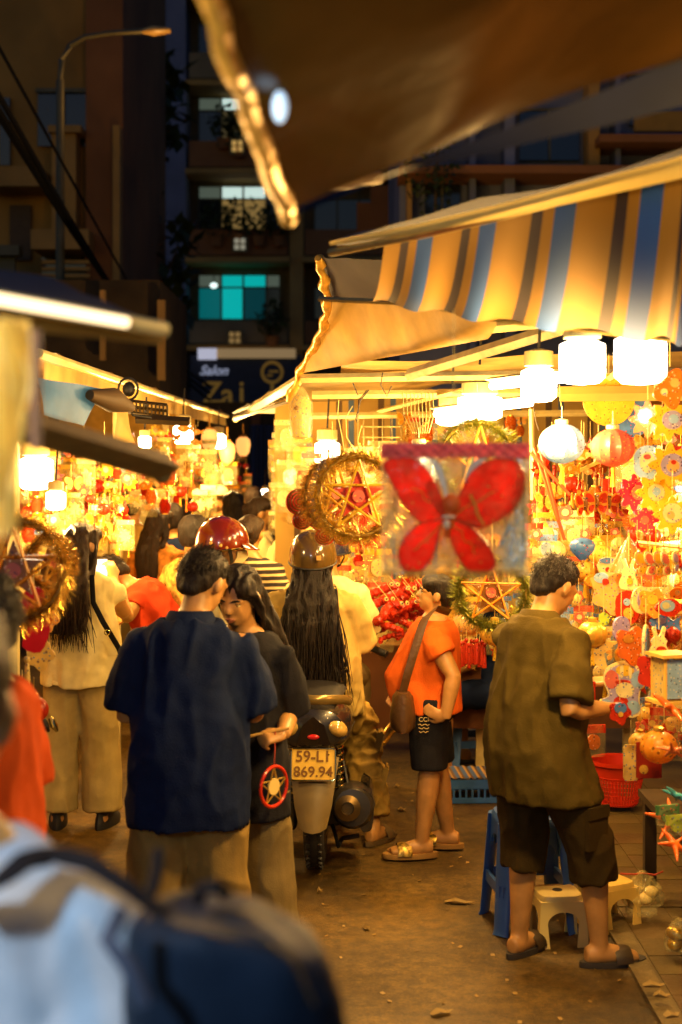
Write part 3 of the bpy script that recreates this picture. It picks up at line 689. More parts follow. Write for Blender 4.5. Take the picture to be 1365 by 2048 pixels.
for i, (q0, q1, lb) in enumerate((((872, 828, 7.0), (1062, 806, 6.3), 'long white lamp tube added to whiten the bars above the butterfly bag'), ((985, 772, 5.9), (1128, 757, 5.3), 'white lamp tube added to whiten the bars left of the biggest lamps'))):  # tubes added to turn the bars near the lamps white
    p = at(*q0).lerp(at(*q1), .5); o = empty('added_lamp_tube', lb, 'lamp', p); dv = (at(*q1) - at(*q0)) / 2
    b = MB(); b.loft([-dv, dv], [.016] * 2, (0, 0, 1), 12); b.build('tube', bulbm, o); b = MB(); b.loft([-dv * 1.02 + V((0, 0, .026)), dv * 1.02 + V((0, 0, .026))], [(.03, .012)] * 2, (1, 0, 0), 4); b.build('holder', mat('lamp_socket', (.75, .68, .55)), o)
    for t in (-.6, .6): li = bpy.data.lights.new('bulb_light', 'POINT'); li.energy = 15; li.color = WARM; li.shadow_soft_size = .05; lo = bpy.data.objects.new('bulb_light', li); COL.objects.link(lo); lo.parent = o; lo.location = dv * t - V((0, 0, .08))
# lit paper lanterns far down the lane
for px, py, d, w, lb in ((455, 905, 13, 34, 'left one of the lit orange lanterns at the end of the left stalls'), (487, 893, 13.5, 30, 'right one of the lit orange lanterns at the end of the left stalls'), (455, 958, 15, 22, 'lower lit cream lantern at the end of the lane'), (420, 880, 11.5, 34, 'lit cream lantern beside the far bulb of the left row')):
    o = empty('paper_lantern', lb, 'lantern', at(px, py, d)); r = w / 2 * d / F
    b = MB(); b.lathe([(r * .45, r * 1.3), (r * .9, r * .9), (r, r * .2), (r * .8, -r * .8), (r * .4, -r * 1.3)], seg=14); b.build('shade', glowing('lit_paper', (1, .48, .12), 1.1) if px != 455 or py < 920 else glowing('lit_cream', (1, .75, .4), 1.3), o)
    b = MB(); b.lathe([(r * .45, -r * 1.5), (r * .45, -r * 1.25)]); b.build('base', mat('lantern_cap', (.4, .2, .05)), o); b = MB(); b.lathe([(r * .5, r * 1.25), (r * .5, r * 1.5)]); b.tube([(0, 0, r * 1.3), (0, 0, r * 3)], .006); b.build('cap', mat('lantern_cap', (.4, .2, .05)), o)

# ---------------------------------------------------------------- awnings, bars, tarps
metal = mat('white_painted_metal', (.62, .55, .45), .4, var=.2, scale=12, bump=.1)
steel = mat('steel_pole', (.5, .42, .3), .28, .7, var=.25, scale=14)
tarpb = thin('brown_tarp', (.27, .15, .06), .42, .25, var=.3, scale=5, bump=.3, bscale=6)
tarpd = mat('navy_tarp', (.008, .013, .034), .6, var=.3)
bluet = thin('blue_tarp', (.05, .16, .42), .5, .3, var=.25, scale=6, bump=.4, bscale=7)
creamt = thin('cream_tarp', (.62, .47, .27), .5, .4, var=.2, scale=6, bump=.4, bscale=8)
def quad_sheet(b, p00, p10, p01, p11, nu=16, nv=10, amp=.02, fr=5, sag=0, nrm=None):
    p00, p10, p01, p11 = map(V, (p00, p10, p01, p11)); n = (p10 - p00).cross(p01 - p00).normalized() if nrm is None else V(nrm)
    o = V((random.random() * 9,) * 3)
    def fn(u, v):
        p = p00.lerp(p10, u).lerp(p01.lerp(p11, u), v)
        return p + n * (amp * noise.noise(p * fr + o)) - V((0, 0, sag * sin(pi * u) * sin(pi * v)))
    return b.sheet(fn, nu, nv)
def bar(pts, r, m, name, parent, sq=None, seg=8):
    b = MB()
    if sq: b.loft(pts, [(sq[0] * 1.1, sq[1] * 1.1)] * len(pts), (0, 0, 1), 4)
    else: b.tube(pts, r, seg)
    return b.build(name, m, parent, not sq)
# nearest canopy, upper right
r = empty('near_canopy', 'large brown plastic canopy filling the upper right corner with gold lit rim', 'canopy', at(575, 400, 2.4))
o_ = lambda q: q - at(575, 400, 2.4)
p0, p1, p2 = at(578, 425, 2.4), at(392, -90, 1.75), at(1450, 75, 2.55); p3 = p1 + (p2 - p0) * 1.0
b = MB(); quad_sheet(b, o_(p0), o_(p2), o_(p1), o_(p3), 30, 24, .035, 2.6); b.build('fabric', thin('brown_plastic', (.11, .052, .012), .2, .25, var=.3, scale=2.5, bump=.35, bscale=5, spec=.7), r)
b = MB(); e = V((0, .02, 0)); quad_sheet(b, o_(p0 + e), o_(p2 + e), o_(at(612, 392, 2.44)), o_(at(1450, 190, 2.6)), 30, 4, .012, 5); b.build('valance', tarpd, r)
goldr = mat('gold_rim', (.7, .42, .12), .3, .3, var=.4, scale=18, bump=.4, bscale=25)
b = MB(); b.tube([o_(p0.lerp(p1, t / 12)) + V((.004 * sin(t * 2), 0, .006 * sin(t * 1.3) - .012)) for t in range(13)], .016, 8); b.build('rim_pole', goldr, r)
b = MB(); b.tube([o_(at(430, -60, 2.0)), o_(at(470, 40, 2.1)), o_(at(524, 165, 2.2))], .017); b.build('brace', goldr, r)
b = MB(); b.tube([o_(at(556, -60, 2.0)), o_(at(548, 40, 2.1)), o_(at(527, 165, 2.2))], .017); b.build('brace', goldr, r)
b = MB(); b.tube([o_(at(584, 420, 2.45)), o_(at(590, 1900, 2.45))], .001); 
rr = empty('canopy_reflection', 'small glowing bead as the cool lamp reflection on the near canopy rim', 'lamp', at(560, 214, 2.05))  # glowing bead puts a cool lamp reflection on the rim
b = MB(); b.ell((0, 0, 0), (.011, .011, .023)); b.build('bulb', glowing('cool_reflection_glow', (.6, .8, 1), 1.1), rr); MB().box((0, .014, .02), (.014, .012, .03)).build('clip', framem, rr)
rr = empty('ridge_rail', 'slim brown rail crossing behind the near canopy corner', 'rail', at(560, 392, 3.2)); bar([at(555, 388, 3.2) - at(560, 392, 3.2), at(760, 355, 3.4) - at(560, 392, 3.2)], .014, mat('brown_rail', (.2, .11, .05), .5), 'rail', rr)
# striped awning
org = at(680, 505, 3.9); o_ = lambda q: q - org
r = empty('striped_awning', 'striped blue and yellow awning with bright white edge at the right', 'awning', org)
stripe = striped('awning_stripe', [(0, (.34, .18, .025)), (.28, (.04, .028, .04)), (.42, (.34, .18, .025)), (.56, (.025, .10, .42)), (.82, (.34, .18, .025))], 5.8, rough=.85, tr=.22)
b = MB(); ed = [(660, 505, 4.1), (840, 470, 3.9), (1010, 430, 3.75), (1340, 345, 3.5), (1480, 300, 3.4)]
top = [at(*q) for q in ed]; low = [at(640, 598, 4.9), at(835, 606, 4.6), at(1000, 640, 4.35), (at(1335, 678, 4.0)), at(1480, 690, 3.9)]
def curve(c, t):
    t *= len(c) - 1; i = min(int(t), len(c) - 2); return c[i].lerp(c[i + 1], t - i)
ft = [at(770, 484, 3.97)] + top[2:]; fl = [at(775, 603, 4.7)] + low[2:]
b.sheet(lambda u, v: o_(curve(ft, u).lerp(curve(fl, u) - V((.05, 0, 0)), v)) + V((0, .02 * sin(u * 40) * v, .012 * sin(u * 37) * v - .04 * sin(v * pi))), 60, 12); b.build('fabric', stripe, r)
b = MB(); b.sheet(lambda u, v: o_(curve(top, u)) + V((0, -.012 - .01 * sin(v * 3), .03 - v * (.012 + .055 * u))), 40, 3); b.build('edge_band', thin('white_edge_band', (.8, .66, .42), .5, .5), r)
b = MB(); b.tube([o_(curve(top, t / 20)) + V((0, .006, .0)) for t in range(21)], .012); b.build('edge_pole', steel, r)
b = MB(); b.tube([o_(q) for q in low], .01); b.build('lower_pole', steel, r)
# roof cloth of that awning runs back and up over the stall
b = MB(); quad_sheet(b, o_(top[0] + V((0, 0, .035))), o_(top[4] + V((0, 0, .035))), o_(at(700, 492, 5.8)), o_(at(1500, 420, 5.4)), 12, 8, .02); b.build('roof_cloth', thin('navy_roof_cloth', (.05, .06, .1), .8, .2), r)
# hanging brown tarp with its rolled edge
org = at(690, 700, 6.2); r = empty('hanging_tarp', 'brown tarp sloping under the striped awning, white where the lamps strike it', 'tarp', org)
b = MB(); quad_sheet(b, o_(at(662, 600, 6.4)), o_(at(1000, 628, 4.95)), o_(at(606, 746, 6.95)), o_(at(985, 676, 5.25)), 26, 14, .035, 3.2, .04); b.build('fabric', creamt if 0 else thin('tan_tarp', (.45, .28, .11), .6, .4, var=.25, bump=.4, bscale=8), r)
b = MB(); pts = [at(*q) for q in ((638, 515, 5.9), (648, 560, 6.0), (656, 605, 6.2), (648, 650, 6.4), (628, 695, 6.7), (602, 742, 6.95), (580, 800, 7.1))]
b.loft([o_(curve(pts, t / 24)) + V((.008 * sin(t * 2.1), 0, 0)) for t in range(25)], [.02 + .006 * sin(t * 1.7) for t in range(25)], (0, 1, 0), 9); b.build('rolled_edge', goldr, r)
b = MB(); quad_sheet(b, o_(at(640, 515, 5.9)), o_(at(835, 520, 5.0)), o_(at(660, 600, 6.35)), o_(at(840, 600, 5.4)), 10, 6, .02); b.build('dark_flap', thin('navy_flap', (.07, .06, .08), .8, .25), r)
# stall frame on the right
org = V((1.0, 7.0, 0)); r = empty('market_stall', 'white metal frame of the right lantern stall, hung with hooks and strings', 'stall', org)
def hb(px0, py0, d0, px1, py1, d1, s, m=metal, name='bar'): return bar([o_(at(px0, py0, d0)), o_(at(px1, py1, d1))], 0, m, name, r, s)
hb(602, 757, 6.95, 1420, 744, 6.9, (.02, .026)); hb(625, 790, 7.7, 1420, 782, 7.6, (.02, .02)); hb(610, 832, 8.8, 1180, 826, 8.8, (.018, .018))
hb(815, 750, 6.85, 1125, 655, 5.3, (.026, .012)); hb(600, 760, 7.0, 470, 838, 13, (.03, .02)); hb(700, 838, 9.5, 940, 776, 7.2, (.012, .02)); hb(1180, 790, 7.2, 1290, 700, 5.2, (.012, .02))
hb(985, 655, 5.4, 1130, 640, 5.2, (.02, .02)); hb(1063, 818, 7.5, 1066, 1000, 7.5, (.012, .012), metal, 'post'); hb(1120, 960, 7.6, 1300, 875, 6.4, (.01, .014), mat('raw_wood', (.45, .27, .1), .7), 'strut')
hb(1120, 788, 6.2, 1400, 786, 6.2, (.03, .012), mat('raw_wood', (.45, .27, .1)), 'strut'); hb(1290, 900, 6.0, 1420, 912, 5.6, (.008, .01), metal, 'rack_bar'); hb(1275, 1085, 5.9, 1400, 1098, 5.4, (.008, .008), metal, 'rack_bar')
for x, y, sx in ((2.2, 7.0, .05), (2.2, 9.5, .05), (1.72, 5.4, .045)):
    b = MB(); b.box((x - 1.0, y - 7.0, 1.2), (sx, sx, 2.4)); b.build('post', metal, r, False)
b = MB()      # perforated angle bar
p, q = at(470, 832, 12), at(592, 788, 8.2); n = 34
for i in range(n):
    if i % 2 == 0: b.box(o_(p.lerp(q, i / n)), (.03, .01 + (q - p).length / n, .012))
for dz in (.028, -.028): b.loft([o_(p) + V((0, 0, dz)), o_(q) + V((0, 0, dz))], [(.012, .02)] * 2, (0, 0, 1), 4)
b.build('perforated_bar', mat('dark_angle', (.06, .04, .02), .5, .4), r, False)
b = MB(); quad_sheet(b, o_(at(470, 822, 12.5)), o_(at(600, 752, 7.6)), o_(at(640, 832, 12.5)), o_(at(1000, 740, 7.9)), 14, 8, .03, 3, .05); b.build('roof_tarp', creamt, r)
b = MB(); quad_sheet(b, o_(V((.0, 7.2, 2.42))), o_(V((2.6, 7.2, 2.5))), o_(V((.0, 9.8, 2.42))), o_(V((2.6, 9.8, 2.5))), 14, 10, .02, 3, .06); b.build('roof_tarp', creamt, r)
# back cloths of the stall
org = V((1.3, 9.7, 0)); r = empty('stall_backcloth', 'striped cloth closing the back of the right stall', 'cloth', org)
b = MB(); quad_sheet(b, V((-1.75, .05, .7)), V((1.4, .05, .7)), V((-1.75, .0, 2.4)), V((1.4, .0, 2.4)), 40, 6, .05, 4); b.build('fabric', striped('backcloth_stripe', [(0, (.55, .36, .09)), (.45, (.14, .09, .05)), (.6, (.5, .33, .09)), (.75, (.10, .17, .32)), (.88, (.55, .36, .09))], 11), r)
r = empty('stall_sidecloth', 'golden cloth behind the crowded goods at the far right', 'cloth', (2.0, 6.5, 0))
b = MB(); quad_sheet(b, V((0, -2.5, .3)), V((0, 3.0, .3)), V((0, -2.5, 2.5)), V((0, 3.0, 2.5)), 20, 8, .05, 3); b.build('fabric', thin('gold_cloth', (.24, .10, .02), .8, .3, var=.35, scale=5), r)
r = empty('wire_grid', 'wire grid panel hanging at the back of the right stall', 'grid', at(795, 890, 9.4)); b = MB()
for i in range(8): b.tube([(-.22 + i * .062, 0, -.3), (-.22 + i * .062, 0, .2)], .004, 5); b.tube([(-.24, 0, -.3 + i * .07), (.23, 0, -.3 + i * .07)], .004, 5)
b.build('wires', steel, r)
# left side: near white cloth, near rims, awnings
org = at(25, 860, 1.75); r = empty('hanging_cloth', 'pale cream cloth hanging near the camera at the left edge', 'cloth', org)
b = MB(); b.sheet(lambda u, v: o_(at(-30 + 88 * u + 9 * sin(v * 5) - 14 * v * u, 640 + 440 * v - 30 * (2 * u - 1) ** 2 * v, 1.72)) + V((0, .022 * sin(u * 9 + v * 4) + .02 * noise.noise(V((u * 3, v * 5, 1))) + .012 * sin(u * 23 - v * 7), 0)), 40, 40); b.build('fabric', thin('pale_cloth', (.9, .82, .72), .5, .65, bump=.5, bscale=9, var=.15, stretch=(6, 6, .8)), r)
b = MB(); b.tube([o_(at(72, y, 1.9)) for y in (660, 760, 900)], .008); b.build('blue_cord', mat('red_blue_cord', (.16, .1, .12), .7), r)
org = at(100, 630, 2.2); r = empty('near_awning', 'near left awning edge with a white metal rim, its highlight an added glow', 'awning', org)
b = MB(); b.tube([o_(at(-60, 590, 2.0)), o_(at(120, 622, 2.15)), o_(at(328, 660, 2.35))], .0135, 10); b.build('rim_pole', mat('bright_pole', (.85, .75, .6), .4, .2), r)
b = MB(); quad_sheet(b, o_(at(-60, 580, 2.02)), o_(at(328, 650, 2.37)), o_(at(-400, 480, 2.6)), o_(at(100, 560, 2.9)), 10, 6, .01); b.build('fabric', tarpd, r)
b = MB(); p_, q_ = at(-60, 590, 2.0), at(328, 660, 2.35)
b.tube([o_(p_.lerp(q_, t)) + V((0, -.017, .0)) for t in (0, .2, .4, .6, .79)], .0085, 8); b.build('rim_highlight', glowing('rim_highlight_glow', (1, .74, .40), 2.6), r)  # emissive tube added as the bright highlight along the rim pole
b = MB(); quad_sheet(b, o_(at(-60, 605, 2.03)), o_(at(325, 668, 2.38)), o_(at(-60, 650, 2.05)), o_(at(325, 690, 2.38)), 10, 3, .006); b.build('valance', thin('olive_valance', (.16, .1, .03), .6, .3), r)
org = at(200, 900, 2.5); r = empty('stall_beam', 'dark blurred wooden beam jutting from the near left stall', 'beam', org)
bar([o_(at(40, 850, 2.3)), o_(at(330, 935, 2.7))], 0, mat('old_beam', (.2, .12, .045), .5, var=.4, bump=.4, stretch=(2, 2, 20)), 'beam', r, (.026, .034))
b = MB(); b.ell(o_(at(325, 942, 2.7)), (.022, .024, .026)); b.build('end_cap', mat('grey_cap', (.2, .15, .08), .5), r)
org = V((-1.25, 8, 0)); r = empty('market_stall', 'long row of left stalls under one cream awning', 'stall', org)
b = MB(); b.loft([o_(at(78, 706, 5.6)), o_(at(455, 832, 14.5))], [(.02, .02)] * 2, (0, 0, 1), 8); b.build('rim_pole', mat('bright_pole', (.85, .7, .5)), r)
b = MB(); quad_sheet(b, o_(at(80, 700, 5.6)), o_(at(455, 826, 14.5)), o_(V((-2.6, 5.6, 2.66))), o_(V((-2.9, 14.5, 2.62))), 26, 8, .03, 3, .05); b.build('fabric', thin('gold_tarp', (.48, .31, .12), .55, .35, var=.3, bump=.4, bscale=6), r)
b = MB(); quad_sheet(b, o_(at(84, 722, 5.62)), o_(at(452, 836, 14.4)), o_(at(84, 768, 5.62)), o_(at(452, 852, 14.4)), 30, 4, .03, 3); b.build('valance', creamt, r)
for x, y in ((-1.45, 6.3), (-1.45, 9.2), (-1.5, 12.2), (-2.7, 6.3), (-2.7, 11)):
    b = MB(); b.box((x - org.x, y - org.y, 1.2), (.045, .045, 2.4)); b.build('post', metal, r, False)
b = MB(); quad_sheet(b, o_(V((-2.85, 5.6, .4))), o_(V((-2.95, 14.5, .4))), o_(V((-2.85, 5.6, 2.6))), o_(V((-2.95, 14.5, 2.6))), 30, 8, .06, 3); b.build('back_cloth', thin('pale_gold_cloth', (.5, .3, .09), .8, .3, var=.4, scale=5), r)
b = MB(); quad_sheet(b, o_(V((-2.9, 14.6, .4))), o_(V((-1.5, 14.6, .4))), o_(V((-2.9, 14.6, 2.5))), o_(V((-1.5, 14.6, 2.5))), 10, 6, .05, 3); b.build('end_cloth', thin('pale_gold_cloth', (.62, .42, .16)), r)
for i, (x0, y0, x1, y1, dd, lb) in enumerate(((250, 812, 335, 822, 7.2, 'upper perforated dark angle bar under the left awning'), (272, 838, 380, 843, 7.0, 'lower plain dark bar under the left awning'))):
    rr = empty('angle_bar', lb, 'bar', at((x0 + x1) / 2, y0, dd)); b = MB(); p, q = at(x0, y0, dd) - at((x0 + x1) / 2, y0, dd), at(x1, y1, dd) - at((x0 + x1) / 2, y0, dd)
    if i == 0:
        for dz in (.03, -.03, .0): b.loft([p + V((0, 0, dz)), q + V((0, 0, dz))], [(.008, .012)] * 2, (0, 0, 1), 4)
        for j in range(12): b.box(p.lerp(q, j / 11), (.008, .02, .06))
    else: b.loft([p, q], [(.022, .03)] * 2, (0, 0, 1), 4)
    b.build('bar', mat('dark_angle', (.06, .04, .02)), rr, False)
org = at(150, 810, 5.2); r = empty('blue_sheet', 'blue plastic sheet bunched under the left awning', 'tarp', org)
b = MB(); quad_sheet(b, o_(at(78, 755, 5.2)), o_(at(212, 778, 5.6)), o_(at(80, 830, 5.2)), o_(at(165, 852, 5.5)), 14, 10, .06, 4); b.build('fabric', bluet, r)
b = MB(); b.loft([o_(at(180, 790, 5.45)), o_(at(225, 800, 5.6)), o_(at(262, 815, 5.8))], [.02, .05, .02]); b.build('dark_bundle', mat('brown_bundle', (.07, .04, .02), .7), r)
org = at(245, 845, 6.6); r = empty('cream_tarp_flap', 'cream tarp flap drooping from the left awning in front of the bulbs', 'tarp', org)
b = MB(); quad_sheet(b, o_(at(210, 800, 6.4)), o_(at(255, 808, 6.7)), o_(at(230, 880, 6.4)), o_(at(280, 885, 6.7)), 10, 10, .06, 5); b.build('fabric', creamt, r)
rr = empty('round_fan', 'small dark round fan clipped under the left awning', 'fan', at(257, 778, 6.5)); b = MB(); b.tube([(.045 * cos(a), 0, .05 * sin(a)) for a in (2 * pi * i / 16 for i in range(16))], .006, 6, True); b.build('cage', mat('black_cable', (.01,) * 3), rr)
b = MB(); b.ell((0, .02, 0), (.03, .03, .035)); b.tube([(0, 0, -.05), (.02, 0, -.12), (.1, .05, -.13)], .006); b.build('motor', mat('black_cable', (.01,) * 3), rr)
# navy striped curtain at the end of the lane
org = at(530, 930, 24); r = empty('navy_curtain', 'navy blue striped curtain hanging at the end of the lane', 'curtain', org)
b = MB(); b.sheet(lambda u, v: o_(at(500 + 66 * u, 850, 24).lerp(at(500 + 66 * u, 1010, 24), v)) + V((0, .06 * sin(u * 30), 0)), 30, 4); b.build('fabric', striped('curtain_stripe', [(0, (.03, .06, .16)), (.5, (.07, .11, .26))], 8), r)
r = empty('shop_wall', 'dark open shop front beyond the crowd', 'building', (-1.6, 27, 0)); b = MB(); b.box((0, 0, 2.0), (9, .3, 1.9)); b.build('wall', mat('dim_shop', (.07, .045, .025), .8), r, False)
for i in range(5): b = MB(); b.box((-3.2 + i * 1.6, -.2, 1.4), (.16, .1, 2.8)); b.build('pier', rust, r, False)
# ---------------------------------------------------------------- the people of the lane
def cloth(name, col, rough=.85, **k): return mat(name, col, rough, var=k.pop('var', .18), scale=k.pop('scale', 9), bump=.25, bscale=220, spec=.12, **k)
olive = cloth('olive_cloth', (.066, .047, .014)); dolive = cloth('dark_olive_cloth', (.036, .024, .011)); navyc = cloth('navy_cloth', (.006, .013, .046))
khaki = cloth('khaki_cloth', (.27, .19, .10)); beige = cloth('beige_cloth', (.42, .33, .21)); cream = cloth('cream_cloth', (.86, .78, .66)); blackc = cloth('black_cloth', (.012, .012, .016))
orange = cloth('coral_cloth', (.62, .115, .022)); redc = cloth('red_cloth', (.42, .04, .018)); whitec = cloth('white_cloth', (.8, .74, .64)); greyd = cloth('grey_denim', (.20, .155, .11))
goldj = cloth('gold_beige_cloth', (.48, .36, .19)); rsole = mat('dark_sole', (.03, .024, .02), .7); blackr = mat('black_rubber', (.012, .012, .013), .6)
palec = cloth('pale_blue_cloth', (.62, .66, .72))

# man in the olive polo shirt
p = Person('man in an olive polo shirt and cargo shorts choosing lanterns', 1112, 5.5, -50, 1.61, wide=1.04, fat=1.02, pitch=7, roll=-2, head=(26, -4, 0), pelvis=(-.08, 0, .86),
    arms={'R': ((.02, -.205, 1.0), (.185, -.08, .985)), 'L': ((-.0, .25, 1.02), (.17, .26, 1.03))}, legs={'R': ((.125, -.07, .45), (.155, -.07, .085), -78), 'L': ((-.11, .07, .46), (-.135, .05, .085), -40)}, vox=.0065,
    hands={'R': dict(curl=.5, n=(0, .5, .9), d=(.9, .35, .1)), 'L': dict(curl=.5, n=(0, -.3, .9))})
p.hair('short'); p.shirt(olive, hem=.67, wide=(.16, .14), flare=.08, sleeve=.88, sl_r=.08, amp=.014, collar=True)
sh = p.legs_wear(dolive, 1.34, .112, .09, .086, 'cargo_shorts', .014); p.shoes(rsole, band=mat('strap_leather', (.035, .022, .014), .5))
b = MB(); hp, kn, an, ty = p.leg['R']; q = hp.lerp(kn, .75); b.box(q + V((.09, -.02, 0)), (.02, .11, .15)); b.box(q + V((.10, -.02, .065)), (.012, .115, .045)); b.build('cargo_pocket', dolive, sh)
polo = p
# man in the navy shirt
p = Person('man in a loose navy short sleeved shirt seen from behind, head bowed', 378, 5.0, -6, 1.63, wide=1.04, fat=1.06, pitch=5, head=(24, -26, 2),
    arms={'L': ((-.225, .05, 1.03), (-.12, .26, 1.0)), 'R': ((.225, .06, 1.03), (.13, .26, 1.04))}, vox=.008, legs={'L': ((-.11, .02, .46), (-.115, 0, .085), 6), 'R': ((.105, .02, .46), (.12, 0, .085), -12)})
p.hair('short'); p.shirt(navyc, hem=.655, wide=(.18, .145), flare=.02, sleeve=.93, sl_r=.084, amp=.014, collar=True); p.legs_wear(khaki, 1.93, .11, .105, .105, amp=.013); p.shoes(rsole, 'shoe')
# girl facing him
p = Person('girl in a black top with long hair looking down at a lantern stick', 484, 5.32, 152, 1.55, pitch=4, roll=-3, head=(16, 6, 0), twist=0,
    arms={'L': ((.175, .02, .985), (.165, -.20, .945)), 'R': ((-.2, 0, 1.0), (-.16, -.2, 1.08))}, vox=.0065, hands={'L': dict(curl=1.15, d=(-.75, -.45, -.05), n=(-.3, .4, -.8), t=-1)}, legs={'L': ((.095, -.02, .44), (.105, 0, .08), 150), 'R': ((-.06, -.02, .44), (-.06, 0, .08), 170)})
p.face(); p.hair('long', HAIR, .50, .095, strands=60); p.shirt(blackc, hem=.64, ease=.026, wide=(.15, .12), sleeve=.95, sl_r=.084, flare=.02, amp=.007); p.legs_wear(greyd, 1.95, .10, .10, .125, amp=.012); p.shoes(blackr, 'shoe')
girl = p
# woman in the cream blouse
p = Person('woman in a cream sleeveless blouse and wide beige trousers, long hair down her back', 163, 7.45, -6, 1.585, wide=.95, head=(2, -20, 0),
    arms={'R': ((.215, .18, 1.08), (.12, .32, 1.27)), 'L': ((-.22, .05, 1.03), (-.14, .28, 1.10))}, vox=.008, hands={'R': dict(curl=.7, d=(-.2, .1, .9), n=(-.5, .5, 0))}, legs={'L': ((-.115, .01, .45), (-.125, 0, .085), 8), 'R': ((.10, .01, .45), (.115, 0, .085), -12)})
p.hair('long', BROWNHAIR, .44, .15, strands=200, side=-.03, dy=-.03); p.shirt(cream, hem=.765, wide=(.20, .155), flare=.01, sleeve=.25, amp=.016); p.legs_wear(beige, 1.97, .112, .10, .108, amp=.010); p.shoes(blackr, 'shoe')
wom = p
# bending figure in the red vest
p = Person('person in a dark red vest bending left, photographing with a phone', 335, 8.1, 80, 1.6, pitch=40, head=(22, 8, 0), pelvis=(.09, 0, .84), arms={'L': ((-.22, -.17, 1.02), (-.33, -.10, 1.25)), 'R': ((-.18, .2, 1.02), (-.33, .02, 1.25))}, vox=.008,
    hands={'L': dict(curl=.6, d=(-.1, .1, 1), n=(-.2, .9, 0))}, legs={'L': ((-.02, -.1, .46), (.08, -.08, .08), 90), 'R': ((.0, .08, .46), (.1, .08, .08), 90)})
p.hair('short'); p.shirt(redc, hem=.86, sleeve=.2, ease=.03, amp=.012); p.legs_wear(cream, 1.9, .115, .10, .09); p.shoes(blackr, 'shoe'); p.face()
# rider with the red helmet
p = Person('rider in a shiny red helmet, glasses and white face mask', 440, 7.05, -62, 1.62, head=(8, -10, 0), wide=1.02, vox=.009)
p.hair('short'); p.face(); hm = p.helmet(mat('red_paint', (.22, .02, .006), .18, coat=1, var=.1), trim=mat('chrome', (.8, .7, .5), .15, 1)); p.shirt(whitec, sleeve=.8); p.legs_wear(greyd, 1.9); p.shoes(blackr, 'shoe')
b = MB(); b.rings([[p.hd(x, y + .012, z) for x, y, z in q] for q in (((-.06, .05, 1.485), (-.03, .092, 1.492), (0, .112, 1.496), (.03, .092, 1.492), (.06, .05, 1.485)), ((-.062, .05, 1.455), (-.035, .095, 1.46), (0, .122, 1.462), (.035, .095, 1.46), (.062, .05, 1.455)), ((-.05, .04, 1.425), (-.03, .075, 1.418), (0, .09, 1.415), (.03, .075, 1.418), (.05, .04, 1.425)))], False)
b.build('face_mask', mat('mask_white', (.8, .76, .68), .8), p.o)
b = MB()
for x in (1, -1):
    b.tube([p.hd(x * .034 + .027 * cos(a), .105, 1.508 + .02 * sin(a)) for a in (2 * pi * i / 14 for i in range(14))], .002, 5, True); b.tube([p.hd(x * .06, .102, 1.512), p.hd(x * .082, .0, 1.505)], .002, 5)
b.tube([p.hd(-.008, .107, 1.51), p.hd(.008, .107, 1.51)], .002, 5); b.build('glasses', mat('chrome', (.8, .7, .5)), p.o)
b = MB()
for i, (a, zz) in enumerate(((.35, -.005), (.6, -.012), (-.05, .0), (.95, -.014))): b.ell(p.hd(.118 * cos(a - .3), -.01 + .134 * sin(a - .6), 1.51 + zz), (.010, .010, .010), None, 8, 6)
b.build('sticker', mat('sticker_gold', (.8, .5, .2), .4), hm)
# scooter ---------------------------------------------------------
SX, SY = at(632, 0, 6.68).x, 6.74
sc = empty('scooter', 'dark motor scooter seen from behind with yellow number plate', 'scooter', (SX, SY, 0), rad(-1.5))
blk = mat('scooter_black', (.018, .016, .016), .25, coat=.6); gry = mat('scooter_grey_plastic', (.13, .095, .055), .5, var=.2); chrome = mat('chrome', (.8, .7, .5), .15, 1)
b = MB(); b.loft([(0, .26 * cos(a), .26 + .205 * sin(a)) for a in (2 * pi * i / 36 for i in range(36))], [(.048, .045)] * 36, (1, 0, 0), 12, closed=True); wh = b.build('rear_wheel', blackr, sc)
b = MB()
for i in range(36):
    a = 2 * pi * i / 36
    for x in (-.024, .024): b.box((x, .297 * cos(a), .26 + .247 * sin(a)), (.03, .012, .02), M.Rotation(a, 3, 'X') @ M.Rotation(.5 if x > 0 else -.5, 3, 'Z'))
tr = b.build('tread', blackr, wh, False); tag(tr, kind='stuff')
b = MB(); b.lathe([(.02, -.06), (.16, -.045), (.18, -.03), (.18, .03), (.16, .045), (.02, .06)], (0, 0, .26), 24, M.Rotation(pi / 2, 3, 'Y')); b.build('rim', mat('dark_alloy', (.06, .055, .05), .35, .6), wh)
b = MB(); b.loft([(0, 1.26 + .25 * cos(a), .25 + .2 * sin(a)) for a in (2 * pi * i / 28 for i in range(28))], [(.042, .04)] * 28, (1, 0, 0), 10, closed=True); b.build('front_wheel', blackr, sc)
b = MB(); b.rings([[V((x * w, y, z)) for x, y, z in ((-1, a, z0), (-.55, a - .03, z0 - .01), (.0, a - .04, z0 - .015), (.55, a - .03, z0 - .01), (1, a, z0), (.7, a + .05, z0), (-.7, a + .05, z0))] for w, a, z0 in ((.115, -.20, .56), (.1, -.255, .46), (.085, -.30, .36), (.062, -.325, .265))]); b.build('rear_mudguard', gry, sc)
pl = M.Translation((0, -.285, .545)) @ M.Rotation(rad(-12), 4, 'X')
b = MB(); X = pl; n = []; 
for cx, cz, a0 in ((.088, .058, 0), (-.088, .058, 1), (-.088, -.058, 2), (.088, -.058, 3)):
    for i in range(4): a = (a0 + i / 3) * pi / 2; n.append((cx + .012 * cos(a), cz + .012 * sin(a)))
b.prism(n, .004, X); pt = b.build('number_plate', mat('plate_yellow', (.66, .46, .13), .4, var=.1, scale=20), sc)
b = MB(); b.tube([X @ V((x, -.003, z)) for x, z in n], .0045, 6, True); b.build('plate_frame', chrome, pt)
ink = mat('plate_ink', (.16, .075, .02), .5)
